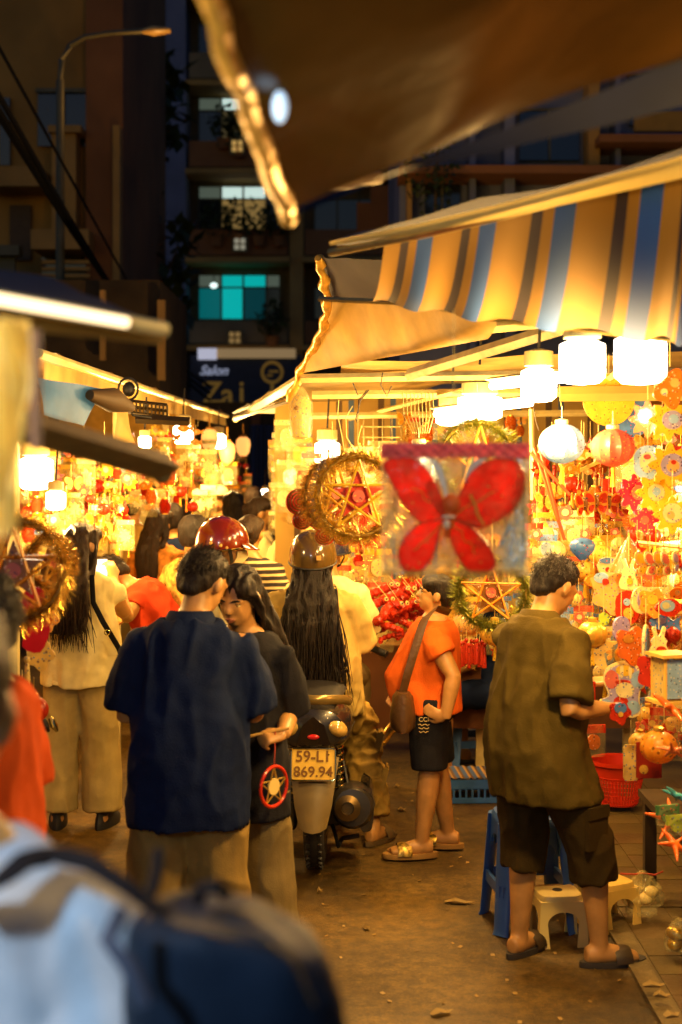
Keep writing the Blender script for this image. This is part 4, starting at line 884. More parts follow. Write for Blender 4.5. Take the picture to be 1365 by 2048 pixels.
lettering('59-L1', .07, ink, pt, X @ M.Translation((0, -.004, .034)) @ FACE, depth=.001, bold=.001); lettering('869.94', .066, ink, pt, X @ M.Translation((0, -.004, -.034)) @ FACE, depth=.001, bold=.001)
b = MB(); rr = []
for y, w, z0, z1 in ((-.27, .05, .62, .73), (-.24, .13, .60, .79), (-.1, .165, .56, .82), (.25, .18, .50, .80), (.6, .16, .45, .76), (.75, .12, .42, .70)):
    zc, h = (z0 + z1) / 2, (z1 - z0) / 2; rr.append([V((w * cos(a), y, zc + h * math.copysign(abs(sin(a)) ** .7, sin(a)))) for a in (2 * pi * i / 18 for i in range(18))])
b.rings(rr); b.build('rear_body', blk, sc)
b = MB(); b.prism([(-.075, .632), (.075, .632), (.05, .72), (0, .76), (-.05, .72)], .05, M.Translation((0, -.25, 0))); tl = b.build('tail_panel', mat('dark_smoked', (.01, .006, .006), .15), sc)
b = MB(); b.ell((0, -.276, .668), (.028, .012, .012)); b.build('tail_light', mat('red_lens', (.35, .01, .008), .2, emit=.25, ecol=(.5, .015, .01)), sc)
for x in (-1, 1):
    b = MB(); b.ell((x * .105, -.225, .70), (.055, .05, .038), M.Rotation(x * .5, 3, 'Y')); b.build('indicator', mat('clear_lens', (.5, .34, .16), .08, coat=1, var=.3, scale=30), sc)
    b = MB(); b.tube([(x * .107 + .022 * cos(a), -.02 + .022 * sin(a) - .02, .34 + .27 * t) for t, a in ((i / 90, 2 * pi * 9 * i / 90) for i in range(91))], .0058, 5); s_ = b.build('coil_spring', chrome, sc)
    b = MB(); b.tube([(x * .107, -.04, .30), (x * .107, -.04, .64)], .011, 8); b.build('damper', blackr, s_)
    b = MB(); b.tube([(x * .11, -.02, .30), (x * .08, 0, .26)], .018, 8); b.build('lower_mount', mat('dark_alloy', (.06, .055, .05)), s_)
b = MB(); b.loft([(.165 * cos(a), -.12 - .15 * sin(a) ** 2, .80 + .035 * sin(a)) for a in (pi * i / 16 for i in range(17))], [(.022, .012)] * 17, (0, 0, 1), 8); b.build('grab_rail', mat('grab_rail_grey', (.22, .16, .09), .25, .5), sc)
b = MB(); b.loft([(0, -.15, .80), (0, .05, .835), (0, .35, .82), (0, .6, .77), (0, .75, .74)], [(.11, .02), (.145, .04), (.14, .045), (.12, .04), (.07, .02)], (1, 0, 0), 14); b.build('seat', mat('seat_vinyl', (.012, .011, .012), .5), sc)
b = MB(); b.lathe([(.03, -.3), (.085, -.22), (.105, 0), (.10, .14), (.085, .17), (.03, .175), (.028, .16)], (.175, .0, .30), 18, M.Rotation(pi / 2 - .12, 3, 'X') ); ex = b.build('muffler', mat('muffler_black', (.03, .026, .022), .35, .4), sc)
b = MB(); b.lathe([(.055, .0), (.06, .02), (.03, .03), (.026, -.02)], (.155, -.185, .325), 16, M.Rotation(pi / 2 - .12, 3, 'X')); b.build('tail_pipe', mat('pipe_metal', (.12, .08, .05), .35, .8), ex)
b = MB(); b.rings([[V((.225 + .02 * cos(a) + (.03 if i in (1, 2) else 0), y, .30 + .10 * sin(a))) for a in (2 * pi * k / 12 for k in range(12))] for i, y in enumerate((-.14, -.12, .12, .2))]); b.build('heat_shield', blk, ex)
b = MB(); b.box((.02, .28, .25), (.2, .42, .16)); b.box((-.12, .1, .26), (.07, .42, .13)); organic(b.build('engine', mat('dark_alloy', (.06, .055, .05)), sc), .012, 2)
b = MB(); b.tube([(.08, -.02, .20), (.11, -.12, .13), (.12, .05, .12), (.20, .1, .12)], .012); b.build('stand', blackr, sc)
b = MB(); b.box((.0, .85, .27), (.36, .45, .06)); b.build('floorboard', blk, sc)
b = MB(); b.rings([[V((w * cos(a), 1.05 + .06 * sin(a) + y, z)) for a in (2 * pi * i / 14 for i in range(14))] for z, w, y in ((.25, .18, -.02), (.5, .21, .02), (.75, .19, .0), (.9, .12, -.02), (.98, .1, -.04))]); b.build('leg_shield', blk, sc)
b = MB(); b.tube([(-.31, .98, .885), (-.2, 1.03, .93), (0, 1.06, .95), (.2, 1.03, .93), (.31, .98, .885)], .013); hb_ = b.build('handlebar', blackr, sc)
for x in (-1, 1): b = MB(); b.tube([(x * .22, 1.02, .915), (x * .34, .96, .872)], .019, 10); b.tube([(x * .22, 1.05, .91), (x * .33, 1.02, .88)], .006); b.build('grip', blackr, hb_)
b = MB()
for x, z in ((.07, .045), (-.07, .045), (.07, -.045), (-.07, -.045)): b.ell(X @ V((x, -.004, z)), (.004, .003, .004), None, 8, 5)
tag(b.build('plate_bolts', chrome, pt), kind='stuff')
for x in (-1, 1):
    b = MB(); b.tube([(x * .10, -.245, .66), (x * .158, -.1, .66), (x * .178, .25, .64), (x * .158, .55, .62)], .003, 5); b.build('panel_gap', blackr, sc)
    b = MB(); b.tube([(x * .2, 1.0, .9), (x * .22, .98, 1.02), (x * .3, .96, 1.08)], .006); b.ell((x * .33, .95, 1.1), (.055, .012, .04)); organic(b.build('mirror', blackr, sc), .008, 2)
b = MB(); b.tube([(.12, -.1, .24), (.15, .0, .4), (.12, .2, .48)], .006); b.build('brake_cable', blackr, sc)
b = MB(); b.box((0, -.235, .622), (.15, .03, .012)); b.build('plate_bracket', gry, sc, False)
# driver and pillion
cargo = cloth('camouflage_cloth', (.30, .20, .08), var=.6)
p = Person('scooter driver in a white shirt and navy helmet, mostly hidden by the long haired passenger', 652, 7.55, -6, 1.62, pelvis=(0, 0, .84), pitch=4, head=(6, -14, 0), arms={'R': ((.22, .12, 1.0), (.24, .30, .92)), 'L': ((-.24, .12, 1.0), (-.30, .30, .92))}, legs={'R': ((.16, .38, .72), (.17, .42, .36), 0), 'L': ((-.16, .38, .72), (-.17, .42, .36), 0)}, hands={'R': dict(curl=.9, d=(.1, .9, -.2), n=(-.2, 0, -.9))})
p.hair('short'); p.helmet(mat('navy_paint', (.012, .018, .045), .2, coat=1)); p.shirt(whitec, sleeve=.95, sl_r=.085, hem=.85); p.legs_wear(greyd, 1.9); p.shoes(blackr, 'shoe')
p = Person('passenger with very long dark hair, brown helmet and gold beige jacket riding pillion', 626, 7.02, -2, 1.6, pelvis=(0, 0, .845), wide=1.05, head=(0, 0, 0), arms={'R': ((.245, .04, 1.03), (.16, .30, 1.0)), 'L': ((-.245, .04, 1.03), (-.16, .30, 1.0))}, legs={'R': ((.235, .26, .56), (.305, .10, .09), -32), 'L': ((-.235, .26, .56), (-.29, .10, .09), 15)}, vox=.008)
p.hair('long', HAIR, .62, .165, strands=420); hm = p.helmet(mat('brown_paint', (.10, .062, .022), .2, coat=1)); 
b = MB(); b.box(p.hd(.038, -.152, 1.515), (.022, .006, .022)); b.build('sticker', mat('sticker_gold', (.8, .5, .2)), hm)
j = p.shirt(goldj, hem=.72, wide=(.19, .15), sleeve=1.75, sl_r=.082, amp=.02, flare=.08, name='jacket')
b = MB()
for x in (1, -1): b.loft([p.up(x * .10, -.135, 1.13), p.up(x * .125, -.125, 1.25), p.up(x * .115, -.07, 1.35), p.up(x * .10, .02, 1.37)], [(.012, .004)] * 4, (1, 0, 0), 6)
b.build('jacket_piping', blackc, j)
cg = p.legs_wear(cargo, 1.9, .105, .10, .088, amp=.02, ns=(14, 14, 14)); p.shoes(mat('grey_slipper', (.09, .06, .035), .7), band=mat('grey_slipper', (.09, .06, .035)))
hp, kn, an, ty = p.leg['R']
for t, s_ in ((.15, 1), (.5, .9)):
    b = MB(); q = kn.lerp(an, t); b.box(q + V((.085, -.03, 0)), (.03, .10 * s_, .12 * s_), M.Rotation(.25, 3, 'Y')); b.box(q + V((.098, -.03, .045)), (.012, .105 * s_, .04), M.Rotation(.25, 3, 'Y')); b.build('cargo_pocket', cargo, cg)
# woman in coral
p = Person('woman in a coral T-shirt and black shorts standing with hand on hip', 862, 6.95, 84, 1.37, wide=1.0, fat=1.24, pitch=-3, head=(-4, 6, 0), pelvis=(-.01, 0, .76), vox=.0065,
    arms={'L': ((.095, -.20, .90), (.055, -.21, .70)), 'R': ((-.04, .22, .95), (-.14, .22, .78))}, hands={'L': dict(curl=.35, d=(-.75, .1, .35), n=(.1, .9, .1), t=1)}, legs={'L': ((-.01, -.08, .43), (-.05, -.09, .085), 95), 'R': ((.035, .08, .43), (.09, .08, .085), 78)})
p.face(); p.hair('bun'); p.shirt(orange, hem=.83, ease=.026, sleeve=.48, amp=.006, sl_r=.078, belly=.075, wide=(.155, .13)); st = p.legs_wear(blackc, .98, .108, .095, name='shorts', amp=.004, waist=.90)
p.shoes(mat('tan_sole', (.30, .17, .07), .7), band=mat('gold_sequin', (.35, .24, .08), .35, .6, var=.9, scale=60))
prt = mat('shorts_print', (.5, .4, .3), .6); q = at(848, 1446, 6.95 - .185) - V((at(862, 0, 6.95).x, 6.95, 0)); Rw = M.Rotation(-rad(84), 4, 'Z')
lettering('CCI', .03, prt, st, Rw @ M.Translation(q + V((0, 0, .016))) @ FACE, depth=.002)
b = MB()
for i, w in enumerate((.055, .05, .045)): b.tube([q + V((-w / 2 + w * t / 6, -.002, -.008 - i * .017 + .004 * sin(t * 2.2 + i))) for t in range(7)], .0022, 4)
for v in b.v: v.xyz = Rw @ v
b.build('print_lines', prt, st)
cor = p; cx = p.o.location
r = empty('shoulder_bag', 'brown shoulder bag on a long strap worn by the woman in coral', 'bag', (cx.x, cx.y, 0)); bl = mat('brown_leather', (.07, .032, .014), .45, bump=.2)
pts = [at(*q) - V((cx.x, cx.y, 0)) for q in ((900, 1225, 6.86), (872, 1216, 6.82), (848, 1240, 6.78), (830, 1300, 6.76), (815, 1350, 6.76), (806, 1385, 6.78))]
b = MB(); b.loft([curve(pts, t / 16) for t in range(17)], [(.02, .004)] * 17, (.8, 0, .5), 6); b.build('strap', bl, r)
b = MB(); b.rings([[at(806, y, 6.8) - V((cx.x, cx.y, 0)) + V((w * cos(a), .09 * sin(a), 0)) for a in (2 * pi * i / 14 for i in range(14))] for y, w in ((1382, .03), (1392, .05), (1430, .062), (1452, .06), (1460, .04))]); b.build('pouch', bl, r)
# figure at the left edge
p = Person('person in a rust red shirt cut off by the left edge', -34, 3.5, 84, 1.66, head=(6, 0, 0), fat=1.05, vox=.01); p.hair('short'); p.shirt(cloth('rust_red_cloth', (.46, .065, .012)), hem=.62, wide=(.17, .115), sleeve=.9, sl_r=.08, flare=.01); p.legs_wear(blackc, 1.9); p.shoes(blackr, 'shoe'); p.face()
# near shoulder at the lower left
p = Person('person in a pale blue shirt very near the camera at the lower left', -150, 1.75, -8, 1.77, wide=1.08, fat=1.1, roll=2, vox=.012); p.hair('short'); p.shirt(palec, hem=.7, wide=(.21, .16), sleeve=.9, sl_r=.095, amp=.008); p.legs_wear(blackc, 1.9); p.shoes(blackr, 'shoe'); p.face()
near = p; q0 = V((near.o.location.x, near.o.location.y, 0))
r = empty('backpack', 'dark navy pack with a carry loop slung beside the pale blue shirt', 'bag', at(480, 1930, 1.62)); o_ = lambda q: q - at(480, 1930, 1.62); pk = cloth('navy_nylon', (.012, .022, .042), .5)
b = MB(); b.rings([[o_(at(cx_, y, 1.62)) + V((w * math.copysign(abs(cos(a)) ** .7, cos(a)), .09 * sin(a), 0)) for a in (2 * pi * i / 20 for i in range(20))] for y, cx_, w in ((1822, 375, .04), (1828, 395, .065), (1850, 425, .095), (1900, 455, .112), (1985, 470, .125), (2090, 478, .128), (2300, 478, .128), (2320, 478, .11))]); organic(b.build('pouch', pk, r), .01, 3, .006)
b = MB(); b.tube([o_(at(395, 1800, 1.6)), o_(at(405, 1778, 1.58)), o_(at(432, 1770, 1.57)), o_(at(455, 1790, 1.58))], .008); b.build('carry_loop', blackc, r)
b = MB(); b.tube([o_(at(*q)) for q in ((405, 1845, 1.53), (510, 1862, 1.52), (590, 1925, 1.53), (630, 2010, 1.55))], .0025); b.build('zip', mat('brown_zip', (.12, .07, .04), .5), r)
b = MB(); b.tube([o_(at(*q)) for q in ((300, 1800, 1.62), (315, 1740, 1.64), (318, 1700, 1.66))], .007); b.build('loose_strap_end', blackc, r)
b = MB(); pts = [at(*q) for q in ((-70, 1790, 1.57), (0, 1762, 1.58), (50, 1722, 1.62), (110, 1706, 1.66), (180, 1725, 1.62), (250, 1770, 1.6), (310, 1815, 1.6), (350, 1850, 1.6))]
b.loft([o_(curve(pts, t / 24)) for t in range(25)], [(.016, .005)] * 25, (0, 1, .3), 8); b.build('shoulder_strap', blackc, r)
r = empty('lanyard', 'dark blurred strap ends hanging on the pale blue shirt', 'strap', at(225, 1880, 1.5)); b = MB(); b.tube([at(*q) - at(225, 1880, 1.5) for q in ((245, 1820, 1.5), (215, 1880, 1.48), (255, 1930, 1.47), (290, 2010, 1.47))], .009); b.build('strap', mat('slate_webbing', (.06, .07, .11), .7), r)
# crowd
def crowd(lb, px, d, yaw, H, top, hair='short', hm=HAIR, bottom=greyd, sleeve=.7, face=False, head=(0, 0, 0), arms=None, length=.4, **k):
    q = Person(lb, px, d, yaw, H, head=head, vox=.014, arms=arms, group='crowd walking in the lane', **k); q.hair(hair, hm, length, .09, strands=0)
    q.shirt(top, sleeve=sleeve, wide=(.17, .13), amp=.012); q.legs_wear(bottom, 1.92, amp=.01); q.shoes(blackr, 'shoe')
    if face: q.face()
    return q
tan = cloth('tan_cloth', (.36, .23, .10)); flor = cloth('flower_cloth', (.38, .24, .09), var=.8, scale=26); drk = cloth('maroon_cloth', (.09, .025, .02))
strp = mat('striped_knit', (.5, .4, .2), .9); n_ = strp.node_tree.nodes; l_ = strp.node_tree.links
def knit(m, a, c, f):
    n = m.node_tree.nodes; l = m.node_tree.links; tc = n.new('ShaderNodeTexCoord'); sp = n.new('ShaderNodeSeparateXYZ'); l.new(tc.outputs['Object'], sp.inputs[0])
    x = n.new('ShaderNodeMath'); x.operation = 'MULTIPLY'; x.inputs[1].default_value = f; l.new(sp.outputs[2], x.inputs[0]); y = n.new('ShaderNodeMath'); y.operation = 'FRACT'; l.new(x.outputs[0], y.inputs[0])
    r = n.new('ShaderNodeValToRGB'); r.color_ramp.interpolation = 'CONSTANT'; r.color_ramp.elements[0].color = a + (1,); r.color_ramp.elements[1].color = c + (1,); r.color_ramp.elements[1].position = .62; l.new(y.outputs[0], r.inputs[0]); l.new(r.outputs[0], n['Principled BSDF'].inputs['Base Color'])
knit(strp, (.018, .013, .014), (.6, .46, .22), 26)
crowd('man in a printed tan tee at the left of the crowd', 266, 11, -12, 1.68, tan, arms={'L': ((-.26, .05, 1.05), (-.1, .25, 1.0)), 'R': ((.26, .02, 1.05), (.15, .25, 1.05))})
q = crowd('woman with long brown hair in an orange floral top in the crowd', 318, 9.8, -20, 1.58, cloth('orange_flower_cloth', (.5, .2, .06), var=.6, scale=24), 'long', BROWNHAIR, length=.38)
crowd('woman in a dark maroon dress between the crowd and the red helmet', 366, 11.2, 20, 1.60, drk, 'long', HAIR, drk, length=.25)
q = crowd('person in a white cap and dark jacket facing the camera far down the lane', 438, 13, 176, 1.66, blackc, face=True); b = MB(); b.ell(q.hd(0, -.005, 1.56), (.092, .105, .08), q.hR()); b.ell(q.hd(0, .11, 1.555), (.07, .06, .008), q.hR()); b.build('cap', whitec, q.o)
crowd('person in a flowery shirt close behind the red helmet', 388, 8.3, -30, 1.60, flor)
crowd('woman with a hair bun in a pale top facing right in the crowd', 522, 11, -80, 1.62, cream, 'bun', BROWNHAIR, bottom=cloth('jeans', (.08, .13, .26)), face=True, arms={'R': ((.1, -.18, 1.05), (.32, -.1, 1.0)), 'L': ((.1, .2, 1.05), (.32, .1, 1.0))})
crowd('woman with straight dark hair and white blouse at the right of the crowd', 575, 10.2, 60, 1.60, whitec, 'long', HAIR, length=.42, arms={'L': ((-.1, -.18, 1.05), (-.3, -.1, 1.05)), 'R': ((-.05, .2, 1.05), (-.3, .1, 1.05))})
crowd('person in a black and gold striped jumper behind the red helmet', 500, 8.7, -10, 1.58, strp, sleeve=1.7, hair='bun', hm=BROWNHAIR)
crowd('child sized figure in a red top far in the crowd', 500, 14, 10, 1.5, redc)
crowd('distant stroller in a dark top beside the lit lanterns', 410, 16, 5, 1.65, navyc); crowd('distant stroller in a cream shirt left of the navy curtain', 470, 17, 170, 1.62, cream, face=True); crowd('distant stroller in black in front of the left bulbs', 340, 13, -5, 1.6, blackc, 'long')
for px, d, yw, H, m, hr, lb in ((302, 14.5, 8, 1.64, whitec, 'short', 'distant person in white at the left of the far crowd'), (322, 16, 170, 1.58, redc, 'long', 'distant person in red facing the camera among the far bulbs'), (388, 12.2, -15, 1.66, navyc, 'short', 'person in navy walking away between the dark jacket and maroon dress'), (455, 15, 12, 1.6, orange, 'bun', 'distant person in orange with a bun under the lit lanterns'), (540, 13, 15, 1.62, blackc, 'short', 'distant person in black right of the woman with the bun'), (552, 16, 165, 1.66, tan, 'short', 'distant person in tan facing the camera beside the navy curtain'), (600, 12, 20, 1.55, cream, 'long', 'distant person in cream at the right end of the far crowd'), (248, 12, -20, 1.6, blackc, 'short', 'dark clothed shopper at the left end of the far crowd'), (345, 10.4, 10, 1.6, navyc, 'short', 'shopper in navy right of the orange floral top'), (405, 11, -5, 1.62, drk, 'short', 'shopper in maroon directly left above the red helmet'), (468, 12, 12, 1.64, blackc, 'long', 'dark haired shopper in black under the lit lanterns'), (508, 13, -10, 1.66, greyd, 'short', 'shopper in grey left of the navy curtain'), (548, 11.4, 5, 1.6, navyc, 'short', 'shopper in navy between the hair bun and the white blouse'), (592, 13, -5, 1.63, blackc, 'short', 'dark shopper at the far right of the crowd by the cream bundle')):
    crowd(lb, px, d, yw, H, m, hr, random.choice((HAIR, BROWNHAIR)), random.choice((greyd, blackc, khaki)), face=90 < yw)
# seated vendor half hidden behind the coral woman
p = Person('seated figure in dark navy half hidden behind the man in olive', 1000, 8.7, 60, 1.56, pelvis=(0, 0, .55), pitch=15, head=(20, 0, 0), legs={'L': ((-.36, -.22, .50), (-.34, -.2, .09), 60), 'R': ((-.22, .30, .50), (-.2, .3, .09), 60)}, arms={'L': ((-.16, -.2, .72), (-.34, -.1, .62)), 'R': ((-.1, .2, .72), (-.3, .15, .62))}, vox=.012)
p.hair('short'); p.shirt(navyc, hem=.84); p.legs_wear(navyc, 1.2); p.shoes(rsole); p.face()
# ---------------------------------------------------------------- things in hands
M4 = lambda px, py, d: at(px, py, d)
r = empty('phone', 'phone with a bright screen held up by the person in the red vest', 'phone', at(203, 1143, 7.95), rad(12)); b = MB(); b.box((0, 0, 0), (.075, .009, .15)); b.build('case', blackr, r, False)
b = MB(); b.box((0, -.0055, 0), (.067, .002, .138)); b.build('screen', mat('phone_screen', (.3, .3, .3), .2, emit=1.0, ecol=(.75, .8, .9), var=.9, scale=40), r, False)
r = empty('lantern_stick', 'thin wooden stick held in the fist of the girl in black', 'stick', at(568, 1462, 5.1)); b = MB(); b.tube([(.02, .0, .01), (-.10, -.01, -.012), (-.18, -.02, -.03)], .0055); b.build('stick', mat('raw_wood', (.45, .27, .1)), r)
b = MB(); b.tube([(-.03, -.01, 0), (-.03, -.03, -.06), (-.035, -.03, -.15)], .0022, 5); b.build('string', mat('red_string', (.4, .05, .03), .7), r)
r = empty('star_wheel_lantern', 'red rimmed oval star lantern hanging from the stick held by the girl', 'lantern', at(548, 1573, 5.06), rad(52)); b = MB(); R0 = .071
b.tube([(R0 * cos(a), 0, R0 * sin(a)) for a in (2 * pi * i / 28 for i in range(28))], .0065, 7, True); b.build('rim', mat('red_plastic', (.55, .03, .015), .3), r)
b = MB(); st_ = [V((R0 * cos(pi / 2 + 4 * pi * i / 5), 0, R0 * sin(pi / 2 + 4 * pi * i / 5))) for i in range(5)]
for i in range(5): b.tube([st_[i], st_[(i + 1) % 5]], .003, 5)
b.build('star', mat('gold_foil', (.75, .5, .15), .3, .7), r); b = MB(); b.lathe([(.001, -.004), (.03, -.003), (.03, .003), (.001, .004)], (0, 0, -.0), 14, M.Rotation(pi / 2, 3, 'X')); b.build('centre_disc', mat('cream_card', (.75, .6, .35), .6), r)
r = empty('crossbody_strap', 'thin black crossbody bag strap on the cream blouse', 'bag', at(205, 1240, 7.3)); pts = [at(*q) - at(205, 1240, 7.3) for q in ((184, 1150, 7.31), (187, 1205, 7.27), (206, 1243, 7.26), (238, 1296, 7.34), (246, 1320, 7.42))]
b = MB(); b.loft([curve(pts, t / 12) for t in range(13)], [(.014, .003)] * 13, (.7, 0, .6), 6); b.build('strap', blackc, r); b = MB(); b.tube([(.03 + .014 * cos(a), -.03, -.06 + .014 * sin(a)) for a in (2 * pi * i / 10 for i in range(10))], .003, 5, True); b.build('ring', chrome, r)
b = MB(); b.box(at(262, 1340, 7.5) - at(205, 1240, 7.3), (.16, .06, .12)); organic(b.build('bag', blackc, r), .012, 6)
# ---------------------------------------------------------------- stools, basket, bags
bplast = mat('blue_plastic', (.03, .11, .36), .4, var=.12); wplast = mat('cream_plastic', (.72, .60, .38), .4, var=.1); rplast = mat('red_plastic', (.55, .03, .015))
def stool(label, px, py, w, h, m, tall=True, rz=.3, group=None):
    d = F * CH / (py - HY); p = at(px, py, d); r = empty('plastic_stool', label, 'stool', (p.x, d, 0), rz, group)
    t = w / 2; bt = t * (1.22 if tall else 1.12)
    b = MB(); b.rings([[V((x * s_, y * s_, z)) for x, y in [(t * math.copysign(abs(cos(a)) ** .5, cos(a)), t * math.copysign(abs(sin(a)) ** .5, sin(a))) for a in (2 * pi * i / 28 for i in range(28))]] for z, s_ in ((h - .03, 1.04), (h - .012, 1.03), (h, .98), (h + .002, .9))]); s0 = b.build('seat', m, r)
    b = MB(); b.lathe([(.012, h + .0025), (.02, h + .004), (.02, h + .001)]); b.build('seat_hole', blackr, s0)
    if not tall:
        for k in range(4):
            R = M.Rotation(k * pi / 2, 4, 'Z') @ M.Translation((0, -t * .98, h - .02)) @ M.Rotation(-math.atan((bt - t) / h), 4, 'X')
            n_ = 12; hh = h - .02; lw = .042
            arch = [(-bt, -hh), (-t * 1.02, 0), (t * 1.02, 0), (bt, -hh), (bt - lw, -hh)] + [((t - lw * .55) * cos(q), -hh * .48 + hh * .26 * sin(q)) for q in (pi * i / n_ for i in range(n_ + 1))] + [(-bt + lw, -hh)]
            b = MB(); b.prism(arch, .010 + .001 * (k % 2), R); b.build('side_panel', m, r, False)
        return r
    for sx in (-1, 1):
        for sy in (-1, 1):
            b = MB(); lw = .05 if tall else .058; b.loft([(sx * bt * .93, sy * bt * .93, 0), (sx * bt * .9, sy * bt * .9, .02), (sx * t * .86, sy * t * .86, h - .02)], [(lw * .75, .014), (lw * .7, .013), (lw * .9, .015)], (sx, -sy, 0), 10); b.build('leg', m, r)
    for k in range(4):
        b = MB(); a = k * pi / 2; R = M.Rotation(a, 3, 'Z')
        arch = [(-t * .95, h - .02), (-t * .9, h * .62)] + [(-t * .62 * cos(q), h * .5 + t * (.55 if not tall else .55) * sin(q) * (.9 if not tall else .7) + (h * .2 if tall else 0.02)) for q in (pi * i / 10 for i in range(11))] + [(t * .9, h * .62), (t * .95, h - .02)]
        b.prism(arch, .012, M.Translation(R @ V((0, -t * .97, 0))) @ R.to_4x4()); b.build('apron', m, r, False)
        if tall: b = MB(); b.box(R @ V((0, -bt * .9, h * .38)), (bt * 1.72 if k % 2 == 0 else .014, .014 if k % 2 == 0 else bt * 1.72, .045)); b.build('rung', m, r, False)
    return r
stool('tall blue plastic stool right behind the legs of the man in olive', 1056, 1845, .27, .46, bplast, True, .12)
stool('tall blue plastic stool behind the hip of the woman in coral', 945, 1535, .30, .47, bplast, True, .2)
stool('tall blue plastic stool left of the woman in coral, beyond the scooter', 765, 1442, .29, .46, bplast, True, .35)
stool('small cream plastic stool between the feet of the man in olive', 1115, 1880, .175, .20, wplast, False, .12)
stool('small yellowish plastic stool to the right of the man in olive, beside a clear bag', 1217, 1850, .17, .19, mat('yellow_plastic', (.72, .5, .2), .4), False, .5)
stool('low red stool far behind the blue stool left of the woman in coral', 765, 1432, .2, .2, rplast, False)
d = 8.1; r = empty('blue_crate', 'low blue plastic crate with striped woven top behind the woman in coral', 'crate', (at(950, 0, d).x, d, 0), .05)
b = MB(); 
for s_ in (-1, 1): b.box((s_ * .16, 0, .07), (.015, .30, .13)); b.box((0, s_ * .15, .11), (.335, .015, .05)); b.box((0, s_ * .15, .02), (.335, .015, .03))
for i in range(9): 
    for s_ in (-1, 1): b.box((-.14 + i * .035, s_ * .15, .065), (.012, .014, .07))
b.build('crate_wall', bplast, r, False); b = MB(); b.sheet(lambda u, v: V((-.17 + .34 * u, -.155 + .31 * v, .145 + .004 * sin(u * 40))), 30, 8); b.build('woven_top', striped('woven_stripe', [(0, (.06, .12, .35)), (.4, (.45, .28, .1)), (.7, (.14, .08, .04))], 7, rough=.6, tr=.1), r)
# red basket with holes
px, py = 1237, 1616; d = F * CH / (py - HY); d = 7.75; r = empty('red_basket', 'round red plastic basket with square holes under the right stall', 'basket', (at(px, 0, d).x, d, .055))
ht = .235; R0, R1 = .105, .132; N = 44
b = MB()
for i in range(N):
    a = 2 * pi * i / N; b.loft([(R0 * cos(a), R0 * sin(a), .01), (R1 * cos(a), R1 * sin(a), ht * .62)], [(.0042, .0022)] * 2, (-sin(a), cos(a), 0), 4)
for j in range(7):
    t = j / 6; rr_ = lerp(R0, R1, t); b.loft([(rr_ * cos(a), rr_ * sin(a), .01 + ht * .61 * t) for a in (2 * pi * i / 40 for i in range(40))], [(.0022, .0045)] * 40, (0, 0, 1), 4, closed=True)
tag(b.build('lattice', rplast, r, False), kind='stuff')
b = MB(); b.lathe([(R1 * .99, ht * .6), (R1 * 1.09, ht), (R1 * 1.15, ht + .004), (R1 * 1.15, ht - .018), (R1 * 1.12, ht - .018), (R1 * 1.06, ht * .9), (R1 * .97, ht * .6)], (0, 0, 0), 36, None, 1, 1, False); b.build('rim', rplast, r); b = MB(); b.lathe([(.001, .006), (R0, .006), (R0, .0), (.001, 0)], (0, 0, 0), 30); b.build('base', rplast, r)
# clear bags on the ground
clear = film('clear_plastic', (.75, .68, .5), .22)
def bag(label, px, py, w, h, tie=True, filling=None, d=None, base=.05):
    d = d or F * (CH - base) / (py - HY); p = at(px, py, d); r = empty('plastic_bag', label, 'bag', p)
    b = MB(); b.rings([[V((w * s_ * cos(a) * (1 + .1 * sin(3 * a + z * 30)), w * .7 * s_ * sin(a), z)) for a in (2 * pi * i / 22 for i in range(22))] for z, s_ in ((0, .7), (.01, .9), (h * .3, 1), (h * .6, .9), (h * .85, .5), (h * .93, .12), (h, .32))]); organic(b.build('film', clear, r), .012, 1, .02, (16, 16, 16))
    if tie: b = MB(); b.tube([(-.09, 0, h * .96), (-.03, .01, h * .93), (.0, -.01, h * .99), (.05, 0, h * .93), (.09, .02, h * .98)], .004); b.build('tie', mat('red_string', (.4, .05, .03)), r)
    if filling:
        for i in range(5): b = MB(); b.ell((random.uniform(-w * .5, w * .5), random.uniform(-w * .3, w * .3), .03 + random.random() * h * .4), (.03, .03, .025)); b.build('toy', filling, r)
    return r
bag('knotted clear plastic bag on the ground beside the yellowish stool', 1285, 1826, .085, .17, True, mat('cream_card', (.75, .6, .35)))
bag('clear crumpled plastic bag at the right edge near the kerb', 1362, 1905, .06, .13, False, mat('gold_foil', (.75, .5, .15)))
